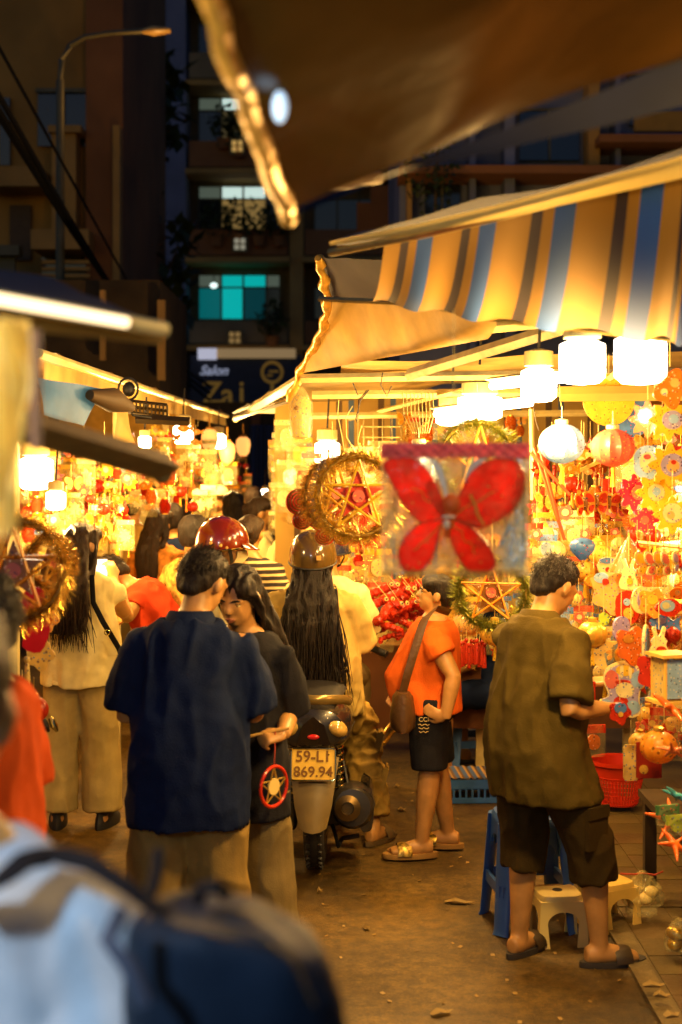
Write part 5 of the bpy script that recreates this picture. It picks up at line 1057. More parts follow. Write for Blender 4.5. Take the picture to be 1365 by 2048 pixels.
# litter on the road
lm = mat('litter_paper', (.26, .18, .09), .7)
for i, (px, py, s_, lb) in enumerate(((985, 1640, .05, 'pale paper scrap on the road right of the coral woman'), (795, 1575, .035, 'small crumpled paper on the road left of the coral woman'), (805, 1622, .04, 'faint flat scrap on the road below the crumpled paper'), (1310, 1975, .07, 'long pale leaf scrap by the kerb at lower right'), (1325, 1995, .05, 'short paper strip by the kerb below the leaf scrap'), (1345, 2035, .05, 'paper strip at the bottom right corner'), (885, 2030, .07, 'pale crumpled wrapper at the bottom edge of the road'), (640, 1785, .02, 'tiny glinting scrap on the road below the scooter'), (1300, 1600, .03, 'bit of red wrapper under the stall'), (920, 1808, .11, 'dry straw leaf on the road left of the blue stool'), (855, 1560, .02, 'dark bottle cap near the coral woman'), (735, 1860, .02, 'tiny scrap on the road in the lower middle'), (430, 1700, .02, 'tiny scrap on the road between the walkers'))):
    z0 = .05 if px > 1295 else 0; d = F * (CH - z0) / (py - HY); p = at(px, py, d); R = M.Rotation(random.uniform(-.5, .5), 3, 'Z'); b = MB()
    s_ *= .6; b.add([R @ V(q) for q in ((-s_, -.012, .005), (-s_ * .3, -.016, .016), (s_ * .4, -.013, .006), (s_, .0, .014), (s_ * .4, .013, .008), (-s_ * .3, .016, .02), (-s_, .012, .006))], [(0, 1, 5, 6), (1, 2, 4, 5), (2, 3, 4)])
    b.add([R @ V(q) for q in ((-s_, -.012, .001), (s_ * .4, -.013, .001), (s_, .0, .001), (-s_, .012, .001))], [(3, 2, 1, 0)])
    tag(b.build('litter', lm if i not in (8, 10) else (rplast if i == 8 else blackr), None, False, (p.x, d, z0 + .003)), lb, 'litter')
# chrome chair legs and slipper beyond the coral woman
r = empty('folding_chair', 'folding chair with curved chrome legs left of the woman in coral', 'chair', (at(800, 0, 8.6).x, 8.6, 0))
for x0, x1, y1 in ((-.02, -.10, 1468), (.04, -.095, 1488)):
    b = MB(); o0 = V((at(800, 0, 8.6).x, 8.6, 0)); b.tube([at(766 if y1 == 1468 else 768, y1, 8.5) - o0, at(785, y1 - 24, 8.55) - o0, at(806, y1 - 32, 8.6) - o0, at(850, y1 - 36, 8.7) - o0], .013, 8); b.build('leg', chrome, r)
b = MB(); b.box(at(850, 1420, 8.75) - o0, (.34, .34, .03)); b.build('seat', blackc, r)
# ---------------------------------------------------------------- lantern goods
def smooth_loop(pts, k=4):
    n = len(pts); out = []
    for i in range(n):
        a, b, c, d = [V(pts[j % n]) for j in (i - 1, i, i + 1, i + 2)]
        for t in (j / k for j in range(k)): q = .5 * ((2 * b) + (c - a) * t + (2 * a - 5 * b + 4 * c - d) * t * t + (3 * b - a - 3 * c + d) * t ** 3); out.append((q.x, q.y))
    return out
def polar(f, n=40): return [(f(2 * pi * i / n) * cos(2 * pi * i / n), f(2 * pi * i / n) * sin(2 * pi * i / n)) for i in range(n)]
PC = {}
def paper(c):
    cols = dict(red=(.55, .035, .015), orange=(.72, .20, .03), yellow=(.80, .55, .06), cream=(.80, .66, .42), white=(.85, .80, .72), blue=(.10, .26, .62), sky=(.35, .55, .80), pink=(.75, .18, .22), magenta=(.62, .02, .15), gold=(.75, .48, .12), green=(.08, .25, .10), brown=(.28, .13, .04), lilac=(.42, .38, .66), peach=(.8, .5, .28), lime=(.5, .68, .12), navy=(.03, .06, .2), amber=(.75, .34, .05))
    if 'paper_' + c in MATS: return MATS['paper_' + c]
    m = thin('paper_' + c, cols[c], .38, .4, var=.14, scale=25); n = m.node_tree.nodes; l = m.node_tree.links; pr = n['Principled BSDF']; src = pr.inputs['Base Color'].links[0].from_socket
    tc = [x for x in n if x.type == 'TEX_COORD'][0]; i = sorted(cols).index(c)
    for sc_, th, col in ((38 + i * 2, .22, (cols[c][0] * .35, cols[c][1] * .3, cols[c][2] * .4)), (62 + i, .2, ((.9, .6, .1), (.85, .08, .04), (.9, .8, .6), (.1, .3, .7))[i % 4])):       # printed motifs
        v = n.new('ShaderNodeTexVoronoi'); v.inputs['Scale'].default_value = sc_; l.new(tc.outputs['Object'], v.inputs['Vector'])
        a = n.new('ShaderNodeMath'); a.operation = 'LESS_THAN'; a.inputs[1].default_value = th; l.new(v.outputs['Distance'], a.inputs[0])
        mx = n.new('ShaderNodeMix'); mx.data_type = 'RGBA'; l.new(a.outputs[0], mx.inputs[0]); l.new(src, mx.inputs[6]); mx.inputs[7].default_value = list(col) + [1]; src = mx.outputs[2]
    t = [x for x in n if x.type == 'BSDF_TRANSLUCENT'][0]; l.new(src, pr.inputs['Base Color']); l.new(src, t.inputs[0]); pr.inputs['Coat Weight'].default_value = .3
    return m
goldf = mat('gold_foil', (.75, .5, .15), .3, .7); strm = mat('white_string', (.75, .62, .4), .7); bamboo = mat('bamboo', (.62, .40, .14), .5, var=.2)
def tinsel_mesh(pts, r, n, L=.03, w=.0022):
    b = MB()
    for i in range(n):
        p = curve(pts, random.random()); v = V((random.gauss(0, 1), random.gauss(0, 1), random.gauss(0, 1))).normalized(); l = L * random.uniform(.5, 1.1); s_ = v.orthogonal().normalized() * w
        q = p + v * r * .3; tip = p + v * (r + l) + V((0, 0, -l * .2)); b.add([q - s_, q + s_, tip], [(0, 1, 2)])
    return b
def k_ball(r, m, m2=None, tail='tassel'):
    o = empty('ball_lantern', None, None); b = MB(); rr = []
    for i in range(13):
        a = -pi / 2 + pi * i / 12; rr.append([V((r * max(.12, cos(a)) * (1 + .05 * cos(12 * t)) * cos(t), r * max(.12, cos(a)) * (1 + .05 * cos(12 * t)) * sin(t), r * .9 * sin(a) - r - .06)) for t in (2 * pi * k / 36 for k in range(36))])
    b.rings(rr); b.build('shade', m, o)
    b = MB(); b.lathe([(r * .3, -.06 - r * .12), (r * .3, -.055), (r * .1, -.05)]); b.tube([(0, 0, 0), (0, 0, -.06)], .0018, 4); b.build('cap', m2 or goldf, o)
    if tail: b = MB(); b.lathe([(.004, -2 * r - .05), (.009, -2 * r - .062), (.006, -2 * r - .072), (.012, -2 * r - .13)], seg=8); b.build('tassel', paper('yellow'), o)
    return o
def board(out, th, m, z=0):
    return MB().prism([(x, y + z) for x, y in out], th)
def k_butterfly(s, m, m2, m3=None):
    o = empty('butterfly_lantern', None, None)
    for sx in (-1, 1):
        up = smooth_loop([(.01 * sx, .0), (.15 * sx, .28), (.42 * sx, .45), (.62 * sx, .40), (.62 * sx, .12), (.42 * sx, -.06), (.15 * sx, -.06)]); lo = smooth_loop([(.03 * sx, -.05), (.3 * sx, -.08), (.46 * sx, -.2), (.42 * sx, -.42), (.22 * sx, -.46), (.08 * sx, -.28)])
        for u, g in ((up, .72), (lo, .68)):
            cx_ = sum(q[0] for q in u) / len(u); cy = sum(q[1] for q in u) / len(u)
            w = board([(x * s, y * s - .5 * s) for x, y in u], .008 * s * 10 * .1 + .004, m).build('wing', m, o, False)
            board([((cx_ + (x - cx_) * g) * s, (cy + (y - cy) * g) * s - .5 * s) for x, y in u], .010 + .004 * s, m2).build('wing_print', m2, w, False)
    b = MB(); b.ell((0, -.004, -.5 * s), (.045 * s, .02, .26 * s), None, 10, 7); b.ell((0, -.004, -.24 * s), (.055 * s, .02, .055 * s), None, 10, 7); b.tube([(0, 0, -.2 * s), (0, 0, .1)], .0016, 4); b.build('body', m3 or m, o); return o
def k_board(out, s, m, spots=(), inner=None, name='lantern_board'):
    o = empty(name, None, None); board([(x * s, y * s) for x, y in out], .010, m).build('card', m, o, False)
    if inner: board([(x * s * .84, y * s * .84) for x, y in out], .014, inner).build('print', inner, o, False)
    for i_, (x, y, rx, ry, mm) in enumerate(spots): MB().prism([(x * s + rx * s * cos(a), y * s + ry * s * sin(a)) for a in (2 * pi * i / 14 for i in range(14))], .018 + .003 * i_).build('spot', mm, o, False)
    b = MB(); b.tube([(0, 0, s * .9), (0, 0, s * .9 + .1)], .0016, 4); b.build('string', strm, o); return o
flower = polar(lambda a: .82 + .18 * cos(8 * a)); cloud = polar(lambda a: .8 + .12 * cos(5 * a + .5) + .06 * sin(3 * a)); oval = polar(lambda a: .7 + .2 * abs(sin(a)))
rabbit = smooth_loop([(-.5, -.9), (.5, -.9), (.6, -.4), (.42, .0), (.5, .25), (.3, .5), (.42, .95), (.25, 1.05), (.08, .6), (-.08, .6), (-.25, 1.05), (-.42, .95), (-.3, .5), (-.5, .25), (-.42, 0), (-.6, -.4)], 3)
fish = smooth_loop([(-.95, 0), (-.5, .4), (.1, .42), (.5, .15), (.95, .45), (.85, 0), (.95, -.45), (.5, -.15), (.1, -.42), (-.5, -.4)], 3)
star5 = [((1 if i % 2 == 0 else .42) * cos(pi / 2 + pi * i / 5), (1 if i % 2 == 0 else .42) * sin(pi / 2 + pi * i / 5)) for i in range(10)]
def k_packet(w, h, card, head=None, toy=None):
    o = empty('toy_packet', None, None); b = MB(); b.rings([[V((w / 2 * c * s_, y * s_, z)) for c, y in ((-1, 0), (-.6, -.012), (0, -.016), (.6, -.012), (1, 0), (.6, .012), (0, .016), (-.6, .012))] for z, s_ in ((-h, .9), (-h * .95, 1), (-h * .5, 1.05), (-.02, 1), (0, .96))]); b.build('film', film('packet_film', (.9, .82, .66), .09, .1, 9, .8), o)
    b = MB(); b.box((0, 0, -.016), (w, .012, .034)); b.build('header', head or card, o, False)
    b = MB(); b.prism([(x * w * .36, y * min(w, h) * .36 - h * .54) for x, y in (toy or oval)], .012); b.build('card', card, o, False); return o
def k_tassel(m, L=.16):
    o = empty('tassel', None, None); b = MB(); b.ell((0, 0, -.05), (.011, .011, .012), None, 8, 6); b.lathe([(.004, -.058), (.008, -.07), (.011, -L), (.006, -L - .004)], seg=9); b.build('skirt', m, o); b = MB(); b.tube([(0, 0, 0), (0, 0, -.04)], .0016, 4); b.build('cord', strm, o); return o
def k_accordion(r, h, m, m2=None):
    o = empty('accordion_lantern', None, None); n = 11; b = MB(); b.lathe([(r * (.9 if i % 2 else 1.05) * (.62 + .38 * sin(pi * (i + .5) / (2 * n + 1))), -.03 - h * i / (2 * n)) for i in range(2 * n + 1)], seg=14); b.build('shade', m, o)
    b = MB(); b.lathe([(r * .5, -.03), (r * .5, -.02), (r * .1, -.018)]); b.tube([(0, 0, 0), (0, 0, -.03)], .0016, 4); b.build('cap', m2 or goldf, o)
    b = MB(); b.lathe([(r * .1, -h - .04), (r * .5, -h - .038), (r * .5, -h - .03)]); b.build('base', m2 or goldf, o); return o
def k_cone(r, h, m):
    o = empty('paper_parasol', None, None); b = MB(); n = 24
    b.rings([[V((rr * (1 if k % 2 else .93) * cos(2 * pi * k / n), rr * (1 if k % 2 else .93) * sin(2 * pi * k / n), z)) for k in range(n)] for rr, z in ((.006, 0), (r * .35, -h * .25), (r * .75, -h * .7), (r, -h))], False); b.build('paper', m, o, False)
    b = MB(); b.tube([(0, 0, .02), (0, 0, -h * 1.3)], .004, 6); b.build('stick', bamboo, o)
    b = MB()
    for k in range(6): b.tube([(0, 0, -.01), (r * .98 * cos(k), r * .98 * sin(k), -h)], .002, 4)
    b.build('rib', bamboo, o); return o
def k_balloon(r, m, m2):
    o = empty('balloon_lantern', None, None); b = MB(); rr = []
    for z, s_ in ((0, .15), (-.1, .55), (-.3, .86), (-.6, 1), (-.95, .93), (-1.3, .68), (-1.6, .40), (-1.78, .22)): rr.append([V((r * s_ * (1 + .05 * abs(cos(4 * t))) * cos(t), r * s_ * (1 + .05 * abs(cos(4 * t))) * sin(t), z * r - .05)) for t in (2 * pi * k / 32 for k in range(32))])
    b.rings(rr); b.build('envelope', m, o); b = MB(); b.lathe([(r * .10, -2.3 * r - .05), (r * .16, -2.0 * r - .05), (r * .15, -1.98 * r - .05)], seg=10)
    for a in range(4): b.tube([(r * .2 * cos(a * 1.57), r * .2 * sin(a * 1.57), -1.76 * r - .05), (r * .14 * cos(a * 1.57), r * .14 * sin(a * 1.57), -2.0 * r - .05)], .0015, 4)
    b.tube([(0, 0, .05), (0, 0, -.05)], .0016, 4); b.build('basket', m2, o); return o
def k_star(R, tin, m, back):
    o = empty('star_lantern', None, None); ring = [V((R * cos(a), 0, R * sin(a) - R)) for a in (2 * pi * i / 30 for i in range(31))]
    tb = tinsel_mesh(ring, .022, 3800, .038 * R / .14, .0018); t = tb.build('tinsel_ring', tin, o, False); tag(t, kind='stuff')
    s_ = [V((R * .9 * cos(pi / 2 + 4 * pi * i / 5), -.035, R * .9 * sin(pi / 2 + 4 * pi * i / 5) - R)) for i in range(5)]
    for i in range(5): MB().loft([s_[i], s_[(i + 1) % 5] + V((0, -.008, 0))], [(.009, .005)] * 2, (0, 1, 0), 6).build('star_strip', m, o)
    MB().prism([(x * R * .62, y * R * .62 - R) for x, y in star5], .03).build('star_panel', back, o, False)
    MB().tube(ring, .006, 6, True).build('hoop', bamboo, o); MB().tube([(0, 0, 0), (0, 0, .16)], .002, 4).build('string', strm, o)
    b = MB(); b.lathe([(.001, -.004), (.024, -.003), (.024, .003)], (0, -.03, -R), 12, M.Rotation(pi / 2, 3, 'X')); b.build('centre_disc', paper('pink'), o); return o
def k_fan(R, m, m2, turns=5):
    """flat scroll-winged paper toy: two big and two small spiral lobes"""
    o = empty('scroll_butterfly', None, None)
    for sx, cx_, cz, s_ in ((-1, -.55, .35, .6), (1, .55, .35, .6), (-1, -.4, -.4, .45), (1, .4, -.4, .45)):
        w = MB().prism([((cx_ + s_ * cos(a)) * R, (cz + s_ * .9 * sin(a)) * R - R) for a in (2 * pi * i / 24 for i in range(24))], .01).build('wing', m, o, False)
        b = MB(); b.tube([((cx_ + s_ * (1 - t / 80) * cos(t * .33)) * R, -.008, (cz + s_ * .9 * (1 - t / 80) * sin(t * .33)) * R - R) for t in range(75)], .0035, 4); b.build('spiral', m2, w)
    b = MB(); b.ell((0, -.006, -R), (.07 * R, .02, .4 * R), None, 8, 6); b.tube([(0, 0, -.6 * R), (0, 0, .05)], .0016, 4); b.build('body', m2, o); return o
def k_dragon(m, m2):
    o = empty('paper_snake', None, None); b = MB(); pts = [V((.09 * cos(t * .5) * (1 - t / 40), .05 * sin(t * .9), -.05 - .012 * t)) for t in range(18)]
    b.loft([curve(pts, t / 50) for t in range(51)], [(.032 if t % 2 else .022) * (1 - t / 90) for t in range(51)], (0, 1, 0), 9); b.build('body', m, o, False)
    for x in (-.018, .018):
        b = MB(); b.lathe([(.001, -.003), (.012, -.003), (.012, .003), (.001, .003)], pts[0] + V((x, -.034, .004)), 12, M.Rotation(pi / 2, 3, 'X')); e = b.build('eye', m2, o)
        MB().ell(pts[0] + V((x, -.0385, .004)), (.005, .003, .005), None, 8, 5).build('pupil', mat('black_rubber', (.012,) * 3), e)
    b = MB(); b.tube([(0, 0, .06), pts[0]], .0016, 4); b.build('string', strm, o); return o
def k_tinsel(L, m, n=420):
    o = empty('tinsel_garland', None, None); b = tinsel_mesh([V((0, 0, 0)), V((.02, 0, -L * .5)), V((-.01, 0, -L))], .008, n, .045, .002); b.build('strands', m, o, False); b = MB(); b.tube([(0, 0, .03), (0, 0, -L)], .002, 4); b.build('cord', strm, o); return o
def k_starfish(s, m):
    o = empty('starfish_toy', None, None); b = MB(); b.ell((0, 0, 0), (s * .3, s * .3, s * .14))
    for i in range(5): a = 2 * pi * i / 5 + .3; b.loft([(0, 0, 0), (s * .5 * cos(a), s * .5 * sin(a), .02 * s), (s * cos(a), s * sin(a), -.04 * s)], [(s * .2, s * .12), (s * .15, s * .1), (s * .06, s * .05)], (0, 0, 1), 10)
    organic(b.build('body', m, o), s * .05, 4); return o
def put(o, lb, cat, px, py, d, rz=0, group=None, tilt=None, base=None):
    o.location = at(px, py, d); o.rotation_euler = (tilt or 0, 0, rz); tag(o, lb, cat, group); return o
gtin = mat('gold_tinsel', (.75, .52, .16), .25, .85, vary=.01); btin = mat('blue_tinsel', (.03, .05, .16), .3, .8); rtin = mat('red_tinsel', (.6, .03, .02), .3, .8); gntin = mat('green_tinsel', (.22, .24, .06), .3, .8)
# the butterfly bag, nearest of the goods
D = 3.3; org = at(908, 900, D); r = empty('butterfly_packet', 'big clear bag with a red butterfly wing toy and pink fuzzy header', 'packet', org); o_ = lambda x, y, dy=0: at(x, y, D) - org + V((0, dy, 0))
redw = thin('red_wing', (.72, .02, .008), .25, .6, var=.3, scale=8, coat=.3)
WG = (((768, 930), (790, 915), (825, 917), (855, 940), (875, 975), (892, 1020), (885, 1036), (860, 1042), (835, 1040), (805, 1005), (785, 965)), ((905, 1030), (915, 1000), (940, 950), (970, 925), (1005, 918), (1035, 925), (1048, 950), (1045, 985), (1025, 1020), (990, 1045), (960, 1055), (930, 1045)), ((885, 1040), (878, 1065), (870, 1100), (850, 1135), (825, 1145), (805, 1135), (798, 1105), (810, 1075), (835, 1050), (860, 1042)), ((905, 1042), (935, 1050), (965, 1075), (985, 1105), (990, 1130), (975, 1145), (940, 1142), (915, 1110), (900, 1070)))
for i, wg in enumerate(WG):
    out = [(o_(x, y).x, o_(x, y).z) for x, y in smooth_loop(wg)]
    w = MB().prism(out, .006, M.Translation((0, .004 * (i // 2), 0))).build('wing', redw, r, False)
    b = MB(); b.tube([V((x, 0, z)) for x, z in out], .0022, 5, True); b.build('wing_edge', mat('red_plastic', (.55, .03, .015)), w)
    c = V((sum(q[0] for q in out) / len(out), 0, sum(q[1] for q in out) / len(out))); h = o_(897, 1035)
    b = MB(); b.tube([h.lerp(c, t / 8) + V((.004 * sin(t * 2), -.006, .004 * cos(t * 1.7))) for t in range(1, 10)], .0018, 4); b.build('glitter_vein', mat('glitter_gold', (.85, .55, .15), .3, .6), w)
b = MB(); b.prism([(o_(x, y).x, o_(x, y).z) for x, y in smooth_loop(((885, 1005), (875, 975), (862, 960), (852, 968), (855, 990), (872, 1020), (888, 1034)))], .006, M.Translation((0, -.008, 0))); b.build('fold', redw, r, False)
b = MB(); b.tube([o_(x, y, -.01) for x, y in ((940, 990), (950, 1010), (955, 1030), (968, 1050))], .004, 5); b.build('glitter_spray', mat('glitter_gold', (.85, .55, .15)), r)
b = MB(); b.ell(o_(903, 1008), (.022, .02, .024)); b.loft([o_(900, 1022), o_(897, 1045), o_(893, 1075)], [.014, .013, .006]); b.build('body', thin('orange_body', (.72, .14, .02), .4, .3), r)
b = MB(); b.ell(o_(897, 1033, -.014), (.017, .006, .004)); b.ell(o_(893, 1048, -.014), (.008, .006, .011)); b.build('clip', mat('clip_white', (.85, .8, .85), .3), r)
b = MB(); b.prism([(o_(x, y).x, o_(x, y).z) for x, y in ((985, 912), (1050, 912), (1056, 1110), (1050, 1140), (1010, 1142), (1000, 1090), (1030, 1030), (1055, 960), (1040, 922))], .004, M.Translation((0, .022, 0))); b.build('blue_card', thin('blue_card', (.22, .42, .75), .5, .4), r, False)
for pts in (((860, 912), (885, 935), (897, 985), (895, 1005), (885, 975), (872, 940)), ((940, 935), (960, 915), (990, 910), (960, 930), (930, 965))): b = MB(); b.prism([(o_(x, y).x, o_(x, y).z) for x, y in smooth_loop(pts, 3)], .004, M.Translation((0, .018, 0))); b.build('pale_wing', thin('pale_wing', (.45, .6, .8), .4, .5), r, False)
for dy, nm in ((-.022, 'front_film'), (.026, 'back_film')):
    b = MB(); o0 = V((random.random() * 9,) * 3); b.sheet(lambda u, v: o_(763 + 296 * u, 906 + 244 * v) + V((0, dy * (1 - .85 * abs(2 * u - 1) ** 4) * (1 - .8 * v ** 6) + .004 * noise.noise(V((u * 9, v * 9, 0)) + o0), 0)), 28, 24); b.build(nm, film('butterfly_film', (.9, .85, .72), .06, .08, 16, .8) if dy < 0 else film('back_film', (.9, .85, .8), .6, .2, 14, .7), r)
b = MB(); b.sheet(lambda u, v: o_(762 + 296 * u, 886 + 30 * v) + V((0, -.02 + .004 * sin(u * 70) * sin(v * 9), 0)), 60, 6); b.box(o_(910, 901, 0), (296 * D / F, .03, 30 * D / F)); hd = b.build('header', thin('pink_fuzz', (.85, .24, .5), .9, .5, var=.3, scale=40, bump=.6, bscale=60), r, False); hd.data.uv_layers.remove(hd.data.uv_layers[0]) if hd.data.uv_layers else None
b = MB(); b.sheet(lambda u, v: o_(765 + 294 * u, 1140 + 14 * v) + V((0, -.006 + .004 * sin(u * 30), 0)), 24, 2); b.build('bottom_seam', film('seam_film', (.5, .36, .15), .5, .2, 30), r)
b = MB()
for x in (880, 935): b.tube([o_(x, 887), o_(908, 800), o_(908, 620)], .0012, 4)
b.build('string', strm, r)
b = MB()
for i in range(70): p = o_(random.uniform(770, 1050), random.uniform(915, 1140), random.uniform(-.01, .01)); b.box(p, (.004, .002, .004), M.Rotation(random.random() * 3, 3, 'Y'))
tag(b.build('glitter', goldf, r, False), kind='stuff')
# star lanterns
put(k_star(.15, gtin, paper('yellow'), paper('red')), 'gold star lantern ringed with tinsel, left of the butterfly bag', 'lantern', 716, 912, 5.35, .1)
put(k_star(.13, gtin, paper('gold'), paper('brown')), 'tinsel star lantern hanging behind the gold star and its blue garland', 'lantern', 665, 922, 5.75, .6)
put(k_star(.15, gtin, paper('amber'), paper('brown')), 'tinsel star lantern at the left edge above the rust red shirt', 'lantern', 28, 1040, 4.3, .15)
put(k_star(.085, gtin, paper('gold'), paper('brown')), 'tinsel ring lantern in front of the long brown hair at left', 'lantern', 100, 1075, 4.9, .7)
put(k_star(.16, gntin, paper('gold'), paper('green')), 'greenish tinsel wreath lantern behind the top of the butterfly bag', 'lantern', 955, 845, 5.9, .2)
put(k_star(.16, gntin, paper('amber'), paper('brown')), 'dark green tinsel wreath under the butterfly bag', 'lantern', 985, 1115, 6.6, -.3)
b = tinsel_mesh([at(*q) - at(640, 960, 5.6) for q in ((650, 925, 5.6), (634, 965, 5.6), (632, 1005, 5.6), (650, 1040, 5.6), (668, 1048, 5.6))], .008, 900, .03, .002); o = empty('blue_garland', 'dark blue tinsel garland looped beside the gold star', 'garland', at(640, 960, 5.6)); b.build('strands', btin, o, False)
b = MB(); b.tube([at(*q) - at(640, 960, 5.6) for q in ((650, 925, 5.62), (634, 965, 5.62), (632, 1005, 5.62), (668, 1048, 5.62))], .004); b.build('cord', strm, o)
put(k_fan(.10, paper('red'), paper('brown')), 'red scroll winged paper butterfly left of the tinsel star', 'paper toy', 622, 972, 5.9, .5)
put(k_fan(.10, paper('red'), paper('brown')), 'second red scroll winged butterfly low under the tinsel star', 'paper toy', 668, 1008, 6.2, -.2)
put(k_fan(.08, paper('orange'), paper('red')), 'orange scroll winged butterfly partly behind the gold star', 'paper toy', 700, 1015, 6.4, .2)
for i, (px, py, d) in enumerate(((735, 1062, 6.0), (752, 1050, 6.2), (718, 1058, 6.3))): put(k_tinsel(.05, rtin, 500), ['red tinsel pompom under the gold star', 'red tinsel pompom nearest the butterfly bag edge', 'red tinsel pompom leftmost under the gold star'][i], 'pompom', px, py, d)
# wrapped roll hanging at the end of the bars
d = 6.9; org = at(602, 775, d); r = empty('wrapped_roll', 'rolled cream paper in clear plastic hanging from the bar end', 'roll', org); b = MB(); b.lathe([(.02, -.25), (.045, -.24), (.052, -.15), (.05, -.07), (.03, -.04), (.012, -.04)], seg=18); b.build('roll', paper('cream'), r)
b = MB(); b.rings([[V((w * cos(a) * (1 + .1 * sin(4 * a + z * 40)), w * sin(a), z)) for a in (2 * pi * i / 20 for i in range(20))] for z, w in ((0, .012), (-.03, .035), (-.08, .058), (-.2, .062), (-.26, .045), (-.29, .01))]); b.build('film', clear, r); b = MB(); b.ell((-.02, -.05, -.1), (.012, .006, .012)); b.build('core_hole', paper('brown'), r)
for i, (px, py, d) in enumerate(((575, 860, 9.0), (560, 900, 9.4), (600, 895, 9.2), (580, 940, 9.3), (568, 985, 9.5), (600, 1010, 9.7))): put(k_packet(.17, .2, paper(['cream', 'peach', 'yellow', 'cream', 'white', 'peach'][i])), ['cream packet just under the wrapped roll', 'peach packet at the far left of the right stall goods', 'yellow packet right under the wrapped roll', 'cream packet in the middle of the far bundle by the curtain', 'white packet beside the navy curtain', 'peach packet lowest in the far bundle above the long haired crowd woman'][i], 'packet', px, py - 20, d, random.uniform(-.5, .5))
